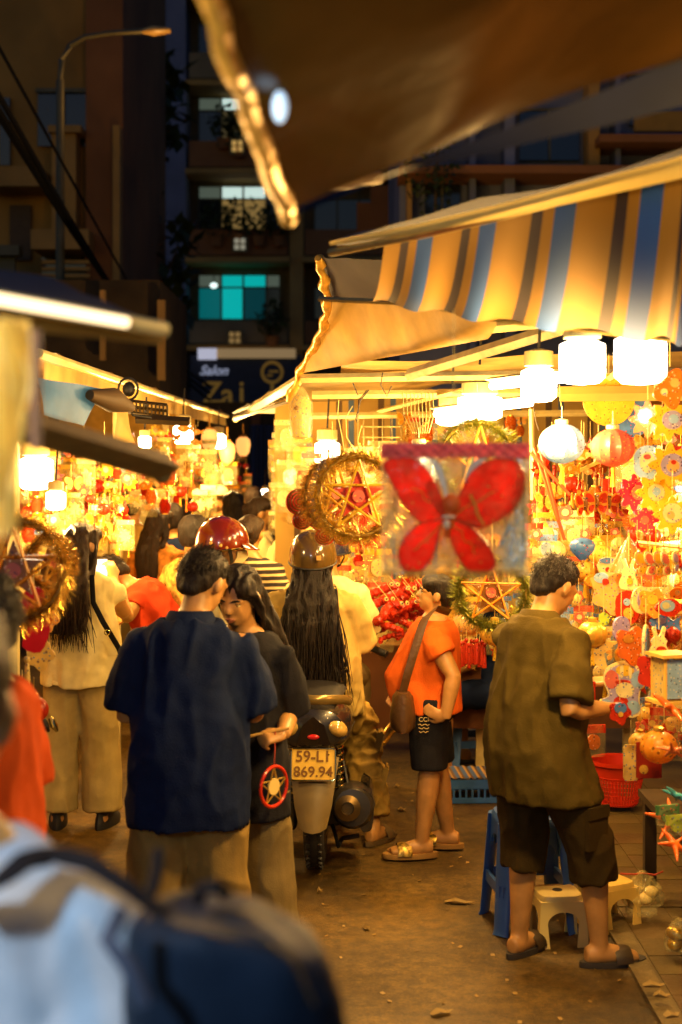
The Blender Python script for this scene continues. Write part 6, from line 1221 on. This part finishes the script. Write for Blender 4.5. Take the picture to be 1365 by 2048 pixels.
# right wall: the big lanterns one by one
wm = paper('white')
for lb, px, py, d, rz, o in (
    ('sky blue ball lantern with printed badges, below the lamps', 1124, 812, 5.6, 0, k_ball(.088, paper('sky'), paper('white'))),
    ('pink and coral ball lantern right of the sky blue one', 1226, 822, 5.5, .2, k_ball(.082, paper('pink'), paper('white'))),
    ('blue ribbed dome lantern above the butterfly bag header', 838, 855, 6.4, 0, k_ball(.105, paper('sky'), wm)),
    ('blue hot air balloon lantern above the head of the man in olive', 1165, 1052, 6.1, .2, k_balloon(.054, paper('blue'), paper('brown'))),
    ('gold glittery ball lantern beside the balloon', 1200, 1060, 6.5, 0, k_ball(.05, paper('gold'), tail=None)),
    ('gold foil ball right of the collar of the man in olive', 1185, 1210, 6.0, 0, k_ball(.062, goldf)),
    ('cream ball lantern behind the shoulder of the coral woman', 932, 1200, 7.6, 0, k_ball(.07, paper('peach'))),
    ('gold striped ball lantern between the coral woman and the man in olive', 990, 1215, 7.5, 0, k_ball(.075, paper('gold'))),
    ('amber ball in clear film low at the right, above the red basket', 1318, 1425, 5.3, 0, k_ball(.068, paper('amber'), tail=None)),
    ('red ball lantern behind the gold foil ball', 1175, 1100, 6.8, 0, k_ball(.05, paper('red'))),
    ('white glittery ball right of the tinsel under the bag', 1105, 1050, 6.6, 0, k_ball(.06, wm)),
    ('yellow flower board with a lilac centre, highest at the right edge', 1338, 840, 5.5, .1, k_board(flower, .082, paper('yellow'), [(.15, 0, .5, .45, paper('lilac')), (.2, .05, .25, .22, paper('sky'))])),
    ('orange round flower board tucked behind the highest yellow flower', 1296, 838, 5.8, -.3, k_board(flower, .08, paper('orange'), [(-.1, -.1, .3, .3, paper('yellow')), (-.1, -.1, .14, .14, wm)])),
    ('yellow flower board with a lilac printed oval at the right edge', 1340, 930, 5.5, .2, k_board(flower, .09, paper('yellow'), [(.1, 0, .55, .5, paper('lilac')), (.1, -.05, .3, .28, paper('peach')), (.12, .12, .12, .1, paper('red'))])),
    ('blue rimmed oval board left of the lilac printed flower', 1296, 925, 5.6, -.4, k_board(oval, .075, paper('sky'), [(0, 0, .4, .55, wm), (0, .3, .2, .14, paper('red'))])),
    ('yellow flower board with a small blue star', 1312, 985, 5.6, .1, k_board(flower, .085, paper('yellow'), [(0, 0, .4, .4, wm), (0, .05, .2, .2, paper('sky'))])),
    ('pale yellow round board with white centre, lower right edge of the flower rows', 1345, 1030, 5.3, 0, k_board(flower, .075, paper('yellow'), [(0, .1, .5, .5, wm), (-.1, 0, .2, .2, paper('peach'))])),
    ('magenta flower board above the orange paper parasol', 1268, 985, 6.0, .3, k_board(flower, .08, paper('magenta'), [(.2, 0, .4, .4, paper('pink')), (.25, 0, .2, .2, wm)])),
    ('smaller magenta flower board below the other', 1290, 1040, 5.9, -.2, k_board(flower, .06, paper('magenta'), [(0, 0, .3, .3, paper('pink'))])),
    ('orange spotted toy at the top right corner of the goods', 1340, 775, 5.2, .2, k_board(cloud, .085, paper('orange'), [(.2, .2, .22, .2, paper('peach')), (-.3, -.2, .16, .16, wm)])),
    ('big yellow moon board behind the pink ball lantern', 1218, 800, 6.3, 0, k_board(polar(lambda a: 1), .115, paper('yellow'))),
    ('blue crescent board behind the yellow moon', 1262, 830, 6.35, 0, k_board(polar(lambda a: 1), .10, paper('blue'))),
    ('white rabbit shaped board on the hanging rack', 1258, 1150, 5.7, -.5, k_board(rabbit, .062, wm, [(.1, -.4, .2, .25, paper('yellow')), (.1, -.1, .1, .08, paper('orange'))])),
    ('peach pig shaped board behind the white rabbit', 1222, 1185, 5.9, -.4, k_board(cloud, .10, paper('peach'), [(-.4, .6, .3, .22, paper('sky')), (-.2, .45, .14, .14, paper('red'))])),
    ('red rocket shaped board below the rabbit board', 1256, 1215, 5.7, -.7, k_board(oval, .075, paper('red'), [(0, .3, .2, .2, paper('sky')), (.1, -.3, .3, .3, paper('gold'))])),
    ('small blue and white patterned board under the butterfly row', 1284, 1200, 5.6, .3, k_board(oval, .06, wm, [(0, 0, .4, .6, paper('lilac'))])),
    ('orange curled cat shaped board right of the blue patterned one', 1306, 1205, 5.5, -.3, k_board(cloud, .065, paper('amber'), [(0, .2, .3, .3, paper('yellow'))])),
    ('red fish shaped board at the right edge below the butterfly row', 1345, 1215, 5.4, .2, k_board(fish, .075, paper('red'), [(-.3, .1, .4, .3, paper('sky')), (-.4, .12, .2, .18, wm)])),
    ('blue fish shaped board half hidden under the red fish', 1330, 1245, 5.5, -.5, k_board(fish, .065, paper('blue'), [(-.2, .1, .3, .2, paper('lilac'))])),
    ('clown faced white board top left of the peach board', 1215, 1133, 6.0, .1, k_board(polar(lambda a: 1), .042, wm, [(0, -.3, .25, .25, paper('red')), (0, .6, .8, .3, paper('blue'))])),
    ('blue rimmed narrow oval board standing beside the held board', 1292, 1290, 5.35, 1.2, k_board(oval, .085, wm, [(0, 0, .5, .75, paper('blue'))])),
    ('red and white unicorn head board right of the narrow oval', 1318, 1290, 5.3, .2, k_board(rabbit, .065, wm, [(.1, -.35, .35, .3, paper('red'))])),
    ('red boat shaped board behind the hexagonal box lantern', 1312, 1345, 5.25, -.2, k_board(cloud, .085, paper('red'), [(0, .2, .25, .25, paper('gold')), (.2, -.3, .2, .2, paper('orange'))])),
    ('orange winged board behind the held butterfly board', 1262, 1290, 5.4, .5, k_board(cloud, .085, paper('orange'), [(-.2, .3, .3, .2, paper('amber'))])),
    ('lilac parrot shaped board above the orange winged board', 1243, 1258, 5.5, .5, k_board(oval, .055, paper('lilac'))),
    ('blue and red board hanging under the held butterfly board', 1240, 1425, 5.3, .2, k_board(cloud, .05, paper('red'), [(0, .35, .5, .4, paper('blue')), (0, -.1, .2, .2, paper('gold'))])),
    ('cream pointed cloth toy behind the arm of the man in olive', 1185, 1300, 6.0, 0, k_board(star5, .12, paper('cream'))),
    ('small red and gold card near the hand of the man in olive', 1175, 1382, 5.7, .4, k_board(polar(lambda a: .8 / max(abs(cos(a)), abs(sin(a)))), .045, paper('red'), [(0, 0, .3, .3, paper('gold'))])),
    ('white blossom toy beside the hand of the man in olive', 1170, 1405, 5.6, 0, k_board(flower, .03, wm)),
    ('small white star blossom in the dark gap right of the collar', 1240, 1245, 6.1, 0, k_board(star5, .035, paper('cream'))),
    ('lime green leaf toy beside the gold foil ball', 1208, 1238, 5.9, 0, k_board(oval, .03, paper('lime'))),
    ('blue boat toy under the chin of the man in olive', 1125, 1250, 6.4, 0, k_board(fish, .05, paper('sky'))),
    ('cream bear shaped packet hanging over the red basket', 1262, 1525, 5.6, .1, k_board(polar(lambda a: min(1.0 / max(.01, abs(sin(a))), .42 / max(.01, abs(cos(a)))) * .95), .075, paper('cream'))),
    ('red printed pouch right of the cream bear packet', 1298, 1520, 5.5, 0, k_board(polar(lambda a: min(1.0 / max(.01, abs(sin(a))), .7 / max(.01, abs(cos(a))))), .07, thin('dark_red_pouch', (.3, .02, .01), .4, .3), [(-.3, -.5, .25, .25, paper('gold'))])),
): put(o, lb, 'lantern' if o.name.split('.')[0].endswith('lantern') else 'lantern board', px, py + (0 if o.name.startswith(('ball', 'balloon')) else 0), d, rz)
# rows of look-alike boards on the rack
mk = [k_butterfly(.10, wm, paper('pink'), paper('yellow')), k_butterfly(.10, paper('peach'), paper('yellow'), paper('orange')), k_butterfly(.09, wm, paper('lilac'), paper('red'))]
for i, (px, k) in enumerate(((1296, 1), (1312, 0), (1328, 1), (1340, 0), (1358, 2), (1375, 0))):
    o = mk[k] if px in (1312, 1296, 1358) else copy_tree(mk[k]); put(o, ['', ''][0] or {0: 'white and pink butterfly lantern in the row on the rack', 1: 'peach and yellow butterfly lantern in the row on the rack', 2: 'white and lilac butterfly lantern at the right end of the rack row'}[k], 'lantern', px, 1100, 5.5, .5 + .1 * i, 'butterfly lanterns on the rack')
gb = k_butterfly(.11, paper('amber'), paper('red'), paper('brown'))
for i, (px, py, rz) in enumerate(((1168, 985, .8), (1192, 980, .5), (1218, 982, .3), (1240, 985, .1), (1258, 990, -.2))): put(gb if i == 0 else copy_tree(gb), 'amber and red butterfly lantern in the overlapping row below the yellow stars', 'lantern', px, py, 6.5 + .03 * i, rz, 'amber butterfly lanterns')
ys = k_board(star5, .035, paper('yellow'))
for i, (px, py) in enumerate(((1163, 905), (1197, 912), (1222, 918), (1228, 900), (1104, 905), (1120, 920))): put(ys if i == 0 else copy_tree(ys), 'small yellow star dangling below the ball lanterns', 'star', px, py, 5.9 + .05 * i, .3 * i, 'yellow dangling stars')
put(k_cone(.085, .14, paper('orange')), 'orange folded paper parasol hanging at the right', 'parasol', 1258, 1075, 5.8)
put(k_cone(.07, .12, paper('brown')), 'brown paper parasol high behind the red sticks', 'parasol', 1140, 1010, 6.9)
r = empty('red_stick_bundle', 'red crossed sticks tied to the white post', 'sticks', at(1090, 950, 6.4)); b = MB()
for q in (((1068, 895), (1130, 1080)), ((1062, 905), (1140, 990)), ((1078, 890), (1118, 1040))): b.tube([at(*q[0], 6.4) - at(1090, 950, 6.4), at(*q[1], 6.35) - at(1090, 950, 6.4)], .008, 6)
b.build('stick', mat('red_lacquer', (.35, .05, .02), .4), r)
# the board in the hand of the man in olive: plain winged shape, no character
hb0 = at(1250, 1385, 5.42); r = empty('held_lantern_board', 'blue and pink winged lantern board held out by the man in olive', 'lantern board', hb0, -.1)
out = smooth_loop([(-.06, .10), (-.02, .118), (.03, .115), (.055, .095), (.078, .09), (.082, .05), (.06, .01), (.055, -.03), (.06, -.075), (.03, -.095), (-.0, -.085), (-.02, -.07), (-.05, -.075), (-.085, -.055), (-.095, -.03), (-.07, -.02), (-.065, .0), (-.08, .04), (-.078, .075)], 3)
out = [(x, z) for x, z in out]; board(out, .006, wm).build('card', wm, r, False); board([(x * .9, z * .9) for x, z in out], .009, paper('lilac')).build('print', paper('lilac'), r, False)
for x, z, rx, rz_, c in ((-.05, .05, .026, .036, 'pink'), (.05, .05, .026, .034, 'sky'), (.0, .085, .035, .022, 'yellow'), (0, .01, .035, .03, 'white'), (-.008, .04, .03, .01, 'red'), (-.015, -.035, .028, .022, 'red'), (.03, -.055, .028, .026, 'sky'), (.03, -.045, .014, .012, 'lime'), (-.07, -.04, .018, .014, 'sky'), (-.012, .085, .007, .03, 'white'), (.02, .08, .007, .028, 'white')): MB().prism([(x + rx * cos(a), z + rz_ * sin(a)) for a in (2 * pi * i / 16 for i in range(16))], .012 + random.random() * .002).build('patch', paper(c), r, False)
# hexagonal lantern box
r = empty('box_lantern', 'wooden framed box lantern with blue panel at the right edge', 'lantern', at(1340, 1355, 5.2), .3)
for a in range(4):
    R = M.Rotation(a * pi / 2, 3, 'Z'); b = MB(); b.box(R @ V((.045, .045, 0)), (.01, .01, .17)); b.build('post', bamboo, r, False); b = MB(); b.box(R @ V((0, -.045, 0)), (.08 if a % 2 == 0 else .004, .004 if a % 2 == 0 else .08, .14)); b.build('panel', paper('sky') if a % 2 == 0 else paper('cream'), r, False)
for z in (-.085, .085): b = MB(); b.box((0, 0, z), (.13, .13, .012)); b.build('frame', bamboo, r, False)
# things low at the right
for i, (px, py, d, s_, c, lb) in enumerate(((1345, 1640, 5.1, .10, 'orange', 'big orange starfish toy on the low table at right'), (1350, 1690, 4.95, .075, 'orange', 'orange starfish toy drooping over the table edge at right'), (1340, 1415, 5.0, .08, 'orange', 'orange starfish toy above the amber ball at the right edge'), (1352, 1590, 5.2, .06, 'sky', 'turquoise starfish toy at the right edge'), (1345, 1500, 5.1, .06, 'pink', 'coral starfish toy beside the amber ball'))):
    m = mat('toy_' + ('coral' if c == 'pink' else c), {'orange': (.75, .14, .02), 'sky': (.05, .35, .42), 'pink': (.7, .2, .1)}[c], .35, coat=.3); put(k_starfish(s_, m), lb, 'toy', px, py, d, i * .7, tilt=.7)
r = empty('low_table', 'low dark table with blue packets and black post under the right goods', 'table', (at(1345, 0, 5.3).x + .27, 5.6, .05)); b = MB(); b.box((.1, .1, .43), (.62, 1.0, .03)); b.build('tabletop', mat('dark_board', (.04, .025, .015), .6), r, False)
for x in (-.17, .35):
    for y in (-.35, .55): b = MB(); b.box((x, y, .21), (.05, .05, .42)); b.build('leg', mat('dark_board', (.04, .025, .015)), r, False)
for i, (px, py, c) in enumerate(((1335, 1610, 'green'), (1355, 1630, 'lime'))): put(k_packet(.09, .07, paper(c)), ['green flat packet on the low table edge', 'lime packet on the low table edge nearest the starfish'][i], 'packet', px, py, 5.05, .3)
put(k_packet(.10, .13, paper('orange'), paper('red')), 'clear packet of orange toys hanging behind the man in olive, by the basket', 'packet', 1188, 1450, 5.9, .2)
r = empty('display_counter', 'long counter under the hanging goods behind the coral woman', 'table', (.85, 8.9, 0)); b = MB(); b.box((0, 0, .78), (1.9, .6, .04)); b.build('tabletop', mat('worn_wood', (.22, .12, .05), .6, var=.3), r, False)
for x in (-.9, 0, .9): b = MB(); b.box((x, -.2, .38), (.05, .05, .76)); b.build('leg', metal, r, False)
b = MB(); quad_sheet(b, V((-.95, -.3, .8)), V((.95, -.3, .8)), V((-.95, -.31, .30)), V((.95, -.31, .30)), 30, 6, .03, 5); b.build('table_skirt', thin('dark_red_skirt', (.13, .05, .025), .8, .2), r)
for i, (px, py, d) in enumerate(((760, 1150, 7.9), (790, 1158, 7.8), (820, 1150, 7.9), (745, 1180, 7.7), (775, 1190, 7.6), (806, 1185, 7.7), (832, 1180, 7.8), (850, 1160, 8.0))):
    o = k_dragon(paper('red'), paper('cream')) if i == 0 else copy_tree(dr); dr = o; put(o, 'red paper snake with round eyes in the bunch left of the coral woman', 'paper toy', px, py, d, random.uniform(-.6, .6), 'red paper snakes')
tr_ = k_tassel(paper('red'), .17)
for i in range(14): put(tr_ if i == 0 else copy_tree(tr_), 'red tassel in the row hanging behind the back of the coral woman', 'tassel', 902 + i * 5.2, 1262 + random.uniform(-6, 10), 7.5 + random.uniform(-.2, .2), i, 'red tassels behind the coral woman')
# left stall: things seen singly
put(k_board(smooth_loop([(-.2, 1), (.3, .9), (.35, .2), (.5, -.3), (.2, -1), (-.35, -.8), (-.2, -.2), (-.35, .4)], 3), .105, mat('pink_sequin', (.62, .02, .10), .25, .4)), 'glossy magenta fish shaped packet hanging at the left under the star', 'packet', 68, 1240, 4.6, .2)
put(k_ball(.05, paper('red')), 'red ball lantern with tassels low at the left', 'lantern', 68, 1355, 4.9); put(k_tassel(paper('red'), .2), 'long red tassel left of the low red ball lantern', 'tassel', 45, 1340, 4.9)
put(k_tassel(paper('cream'), .14), 'cream tassel above the low red ball lantern', 'tassel', 55, 1290, 4.8)
put(k_board(cloud, .06, paper('cream')), 'cream puffy toy behind the magenta packet', 'lantern board', 80, 1310, 4.9); put(k_board(cloud, .05, paper('peach'), [(0, 0, .4, .4, paper('red'))]), 'peach round toy left of the cream blouse', 'lantern board', 95, 1240, 5.2)
r = empty('sunglasses', 'dark folded object with bright rim dangling below the red ball lantern', 'toy', at(85, 1435, 5.0)); 
for dx in (0, .03): b = MB(); b.loft([(dx, 0, 0), (dx + .012, 0, -.03), (dx + .02, .01, -.05)], [.01, .014, .006]); b.build('dark_tip', chrome if dx else blackr, r)
# crowded rows filled from a small set of kinds
pool = {
    'cream': lambda: k_packet(.16, .2, paper('cream'), paper('yellow')), 'white': lambda: k_packet(.15, .22, paper('white'), paper('white'), flower), 'gold': lambda: k_packet(.13, .17, paper('gold'), paper('red'), star5), 'peach': lambda: k_packet(.14, .18, paper('peach'), paper('orange'), fish),
    'tassel': lambda: k_tassel(paper('orange')), 'rtassel': lambda: k_tassel(paper('red'), .14), 'ball': lambda: k_ball(.05, paper('gold')), 'cball': lambda: k_ball(.055, paper('cream')), 'rball': lambda: k_ball(.045, paper('red')), 'acc': lambda: k_accordion(.045, .10, paper('orange')), 'racc': lambda: k_accordion(.04, .09, paper('red')),
    'tin': lambda: k_tinsel(.12, gtin, 260), 'flow': lambda: k_board(flower, .055, paper('yellow'), [(0, 0, .4, .4, wm)]), 'moth': lambda: k_butterfly(.09, paper('gold'), paper('amber'), paper('brown')), 'fish': lambda: k_board(fish, .06, paper('amber'), [(-.3, .05, .2, .2, paper('cream'))]), 'pink': lambda: k_board(cloud, .045, paper('pink'), [(0, 0, .4, .4, wm)]), 'bluep': lambda: k_packet(.11, .14, paper('sky'), paper('blue'), oval), 'star': lambda: k_board(star5, .05, paper('red'), [(0, 0, .3, .3, paper('gold'))])}
desc = dict(cream='cream packet with yellow header', white='clear packet with a white flower card', gold='gold star packet with red header', peach='peach fish packet with orange header', tassel='orange tassel', rtassel='short red tassel', ball='small gold ball lantern', cball='small cream ball lantern', rball='small red ball lantern', acc='orange accordion lantern', racc='red accordion lantern', tin='gold tinsel sprig', flow='small yellow flower board', moth='small gold butterfly lantern', fish='amber fish board', pink='small pink cloud board', bluep='blue packet', star='red star board with gold centre')
PR = {}
def fill(where, x0, y0, x1, y1, d0, d1, n, kinds):
    cols = max(1, round(math.sqrt(n * (x1 - x0) / (y1 - y0)))); rows = max(1, round(n / cols))
    for i in range(cols):
        for j in range(rows):
            k = random.choice(kinds); o = copy_tree(PR[k]) if k in PR else pool[k](); PR.setdefault(k, o)
            px = x0 + (x1 - x0) * (i + random.uniform(.1, .9)) / cols; py = y0 + (y1 - y0) * (j + random.uniform(.1, .9)) / rows - 25
            lb = desc[k] + ' ' + where + ', ' + ('upper', 'middle', 'lower')[min(2, j * 3 // rows)] + ' ' + ('left', 'centre', 'right')[min(2, i * 3 // cols)]
            put(o, lb, 'packet' if k in ('cream', 'white', 'gold', 'peach', 'bluep') else 'lantern' if 'ball' in k or 'acc' in k or k == 'moth' else 'tassel' if 'tassel' in k else 'garland' if k == 'tin' else 'lantern board', px, py, random.uniform(d0, d1), random.uniform(-.7, .7), 'goods ' + where); s_ = random.uniform(.62, 1.05); o.scale = (s_, s_, s_)
fill('above the scooter passenger', 605, 905, 790, 1060, 8.2, 9.2, 60, ['cream', 'gold', 'tin', 'peach', 'tassel', 'cball', 'white'])
fill('right of the scooter passenger', 670, 1075, 770, 1270, 8.0, 9.0, 64, ['cream', 'gold', 'tin', 'tassel', 'ball', 'star', 'rball', 'moth', 'racc'])
fill('behind the coral woman', 770, 1130, 960, 1290, 8.3, 9.1, 60, ['gold', 'star', 'tin', 'ball', 'rtassel', 'acc', 'cball', 'fish', 'racc'])
fill('left of the olive man', 930, 1080, 1070, 1330, 7.6, 8.6, 60, ['tin', 'gold', 'star', 'moth', 'cream', 'fish', 'rtassel', 'pink', 'bluep', 'bluep', 'star'])
fill('deep in the right stall', 1066, 900, 1290, 1050, 6.9, 7.9, 100, ['racc', 'acc', 'moth', 'rball', 'tassel', 'fish', 'star', 'rtassel'])
fill('above the olive man', 1066, 1040, 1250, 1130, 6.5, 7.4, 64, ['white', 'bluep', 'pink', 'cream', 'ball', 'cball', 'flow', 'gold', 'tin', 'pink'])
fill('right of the olive man', 1120, 1130, 1260, 1330, 6.3, 7.2, 84, ['tin', 'gold', 'bluep', 'pink', 'white', 'ball', 'fish', 'peach', 'moth', 'star', 'cball', 'bluep'])
fill('along the right edge', 1255, 880, 1390, 1110, 6.0, 6.7, 64, ['flow', 'pink', 'cream', 'moth', 'bluep', 'white', 'rball'])
fill('low along the right edge', 1270, 1120, 1400, 1500, 5.7, 6.4, 90, ['bluep', 'pink', 'white', 'fish', 'gold', 'ball', 'peach', 'acc', 'star', 'flow', 'rball'])
fill('in the dazzling left stall', 30, 900, 265, 1090, 7.9, 9.2, 170, ['white', 'cream', 'racc', 'star', 'moth', 'tin', 'tassel', 'flow', 'fish', 'cball', 'rtassel', 'pink', 'bluep', 'rball'])
fill('low in the left stall', 40, 1080, 250, 1240, 8.0, 9.0, 34, ['tin', 'cream', 'ball', 'gold', 'rball', 'tassel'])
fill('in the far left stalls', 255, 880, 425, 1020, 9.0, 12.5, 100, ['rball', 'star', 'tin', 'racc', 'white', 'flow', 'fish', 'tassel', 'acc', 'peach', 'rtassel', 'moth'])
fill('at the lane end', 385, 905, 500, 1000, 13, 14.4, 26, ['cream', 'gold', 'acc', 'rball', 'peach'])
fill('left of the tinsel star', 550, 880, 625, 1060, 9.6, 11, 40, ['cream', 'white', 'peach', 'gold', 'tin'])
fill('behind the lamps', 800, 845, 1060, 890, 8.4, 9.2, 26, ['tassel', 'gold', 'tin', 'moth', 'acc'])
# strings and wire hooks on the bars
r = empty('hanging_strings', 'bunch of white strings hanging from the bar above the blue dome lantern', 'strings', at(840, 800, 6.6))
for i in range(9): b = MB(); x = 806 + i * 7.5; b.tube([at(x, 785, 6.9) - at(840, 800, 6.6), at(x + 2, 830, 6.7) - at(840, 800, 6.6), at(826 + i * 4, 866, 6.5) - at(840, 800, 6.6)], .0022, 4); b.build('string', strm, r)
wire = mat('dark_wire', (.03, .02, .015), .5, .5)
for i, (lb, pts) in enumerate((('bent black wire hook over the bars above the gold star', ((706, 765), (716, 790), (735, 780), (718, 800), (716, 845))), ('second black wire hook slanting across the bars', ((738, 780), (722, 800), (712, 838), (716, 846))), ('white string from the bar left of the wire hooks', ((678, 800), (676, 830), (684, 870), (690, 905))), ('white string curling right of the other one', ((706, 812), (692, 835), (694, 875), (712, 905))), ('black wire loop on the main bar', ((766, 745), (762, 770), (774, 792), (784, 772))), ('white string down to the sky blue ball lantern', ((1119, 770), (1121, 800), (1124, 815))), ('thin wire hanging from the bar at far right', ((1065, 800), (1072, 840), (1078, 860))), ('gold strings gathered above the star', ((724, 850), (716, 880), (722, 912))))):
    p0 = at(*pts[0], 6.8); b = MB(); b.tube([at(x, y, 6.8) - p0 for x, y in pts], .0035 if i in (0, 1, 4) else .0022, 5); tag(b.build('wire_hook' if i in (0, 1, 4, 6) else 'string', wire if i in (0, 1, 4, 6) else strm, None, True, p0), lb, 'wire' if i in (0, 1, 4, 6) else 'string')
bake_all()
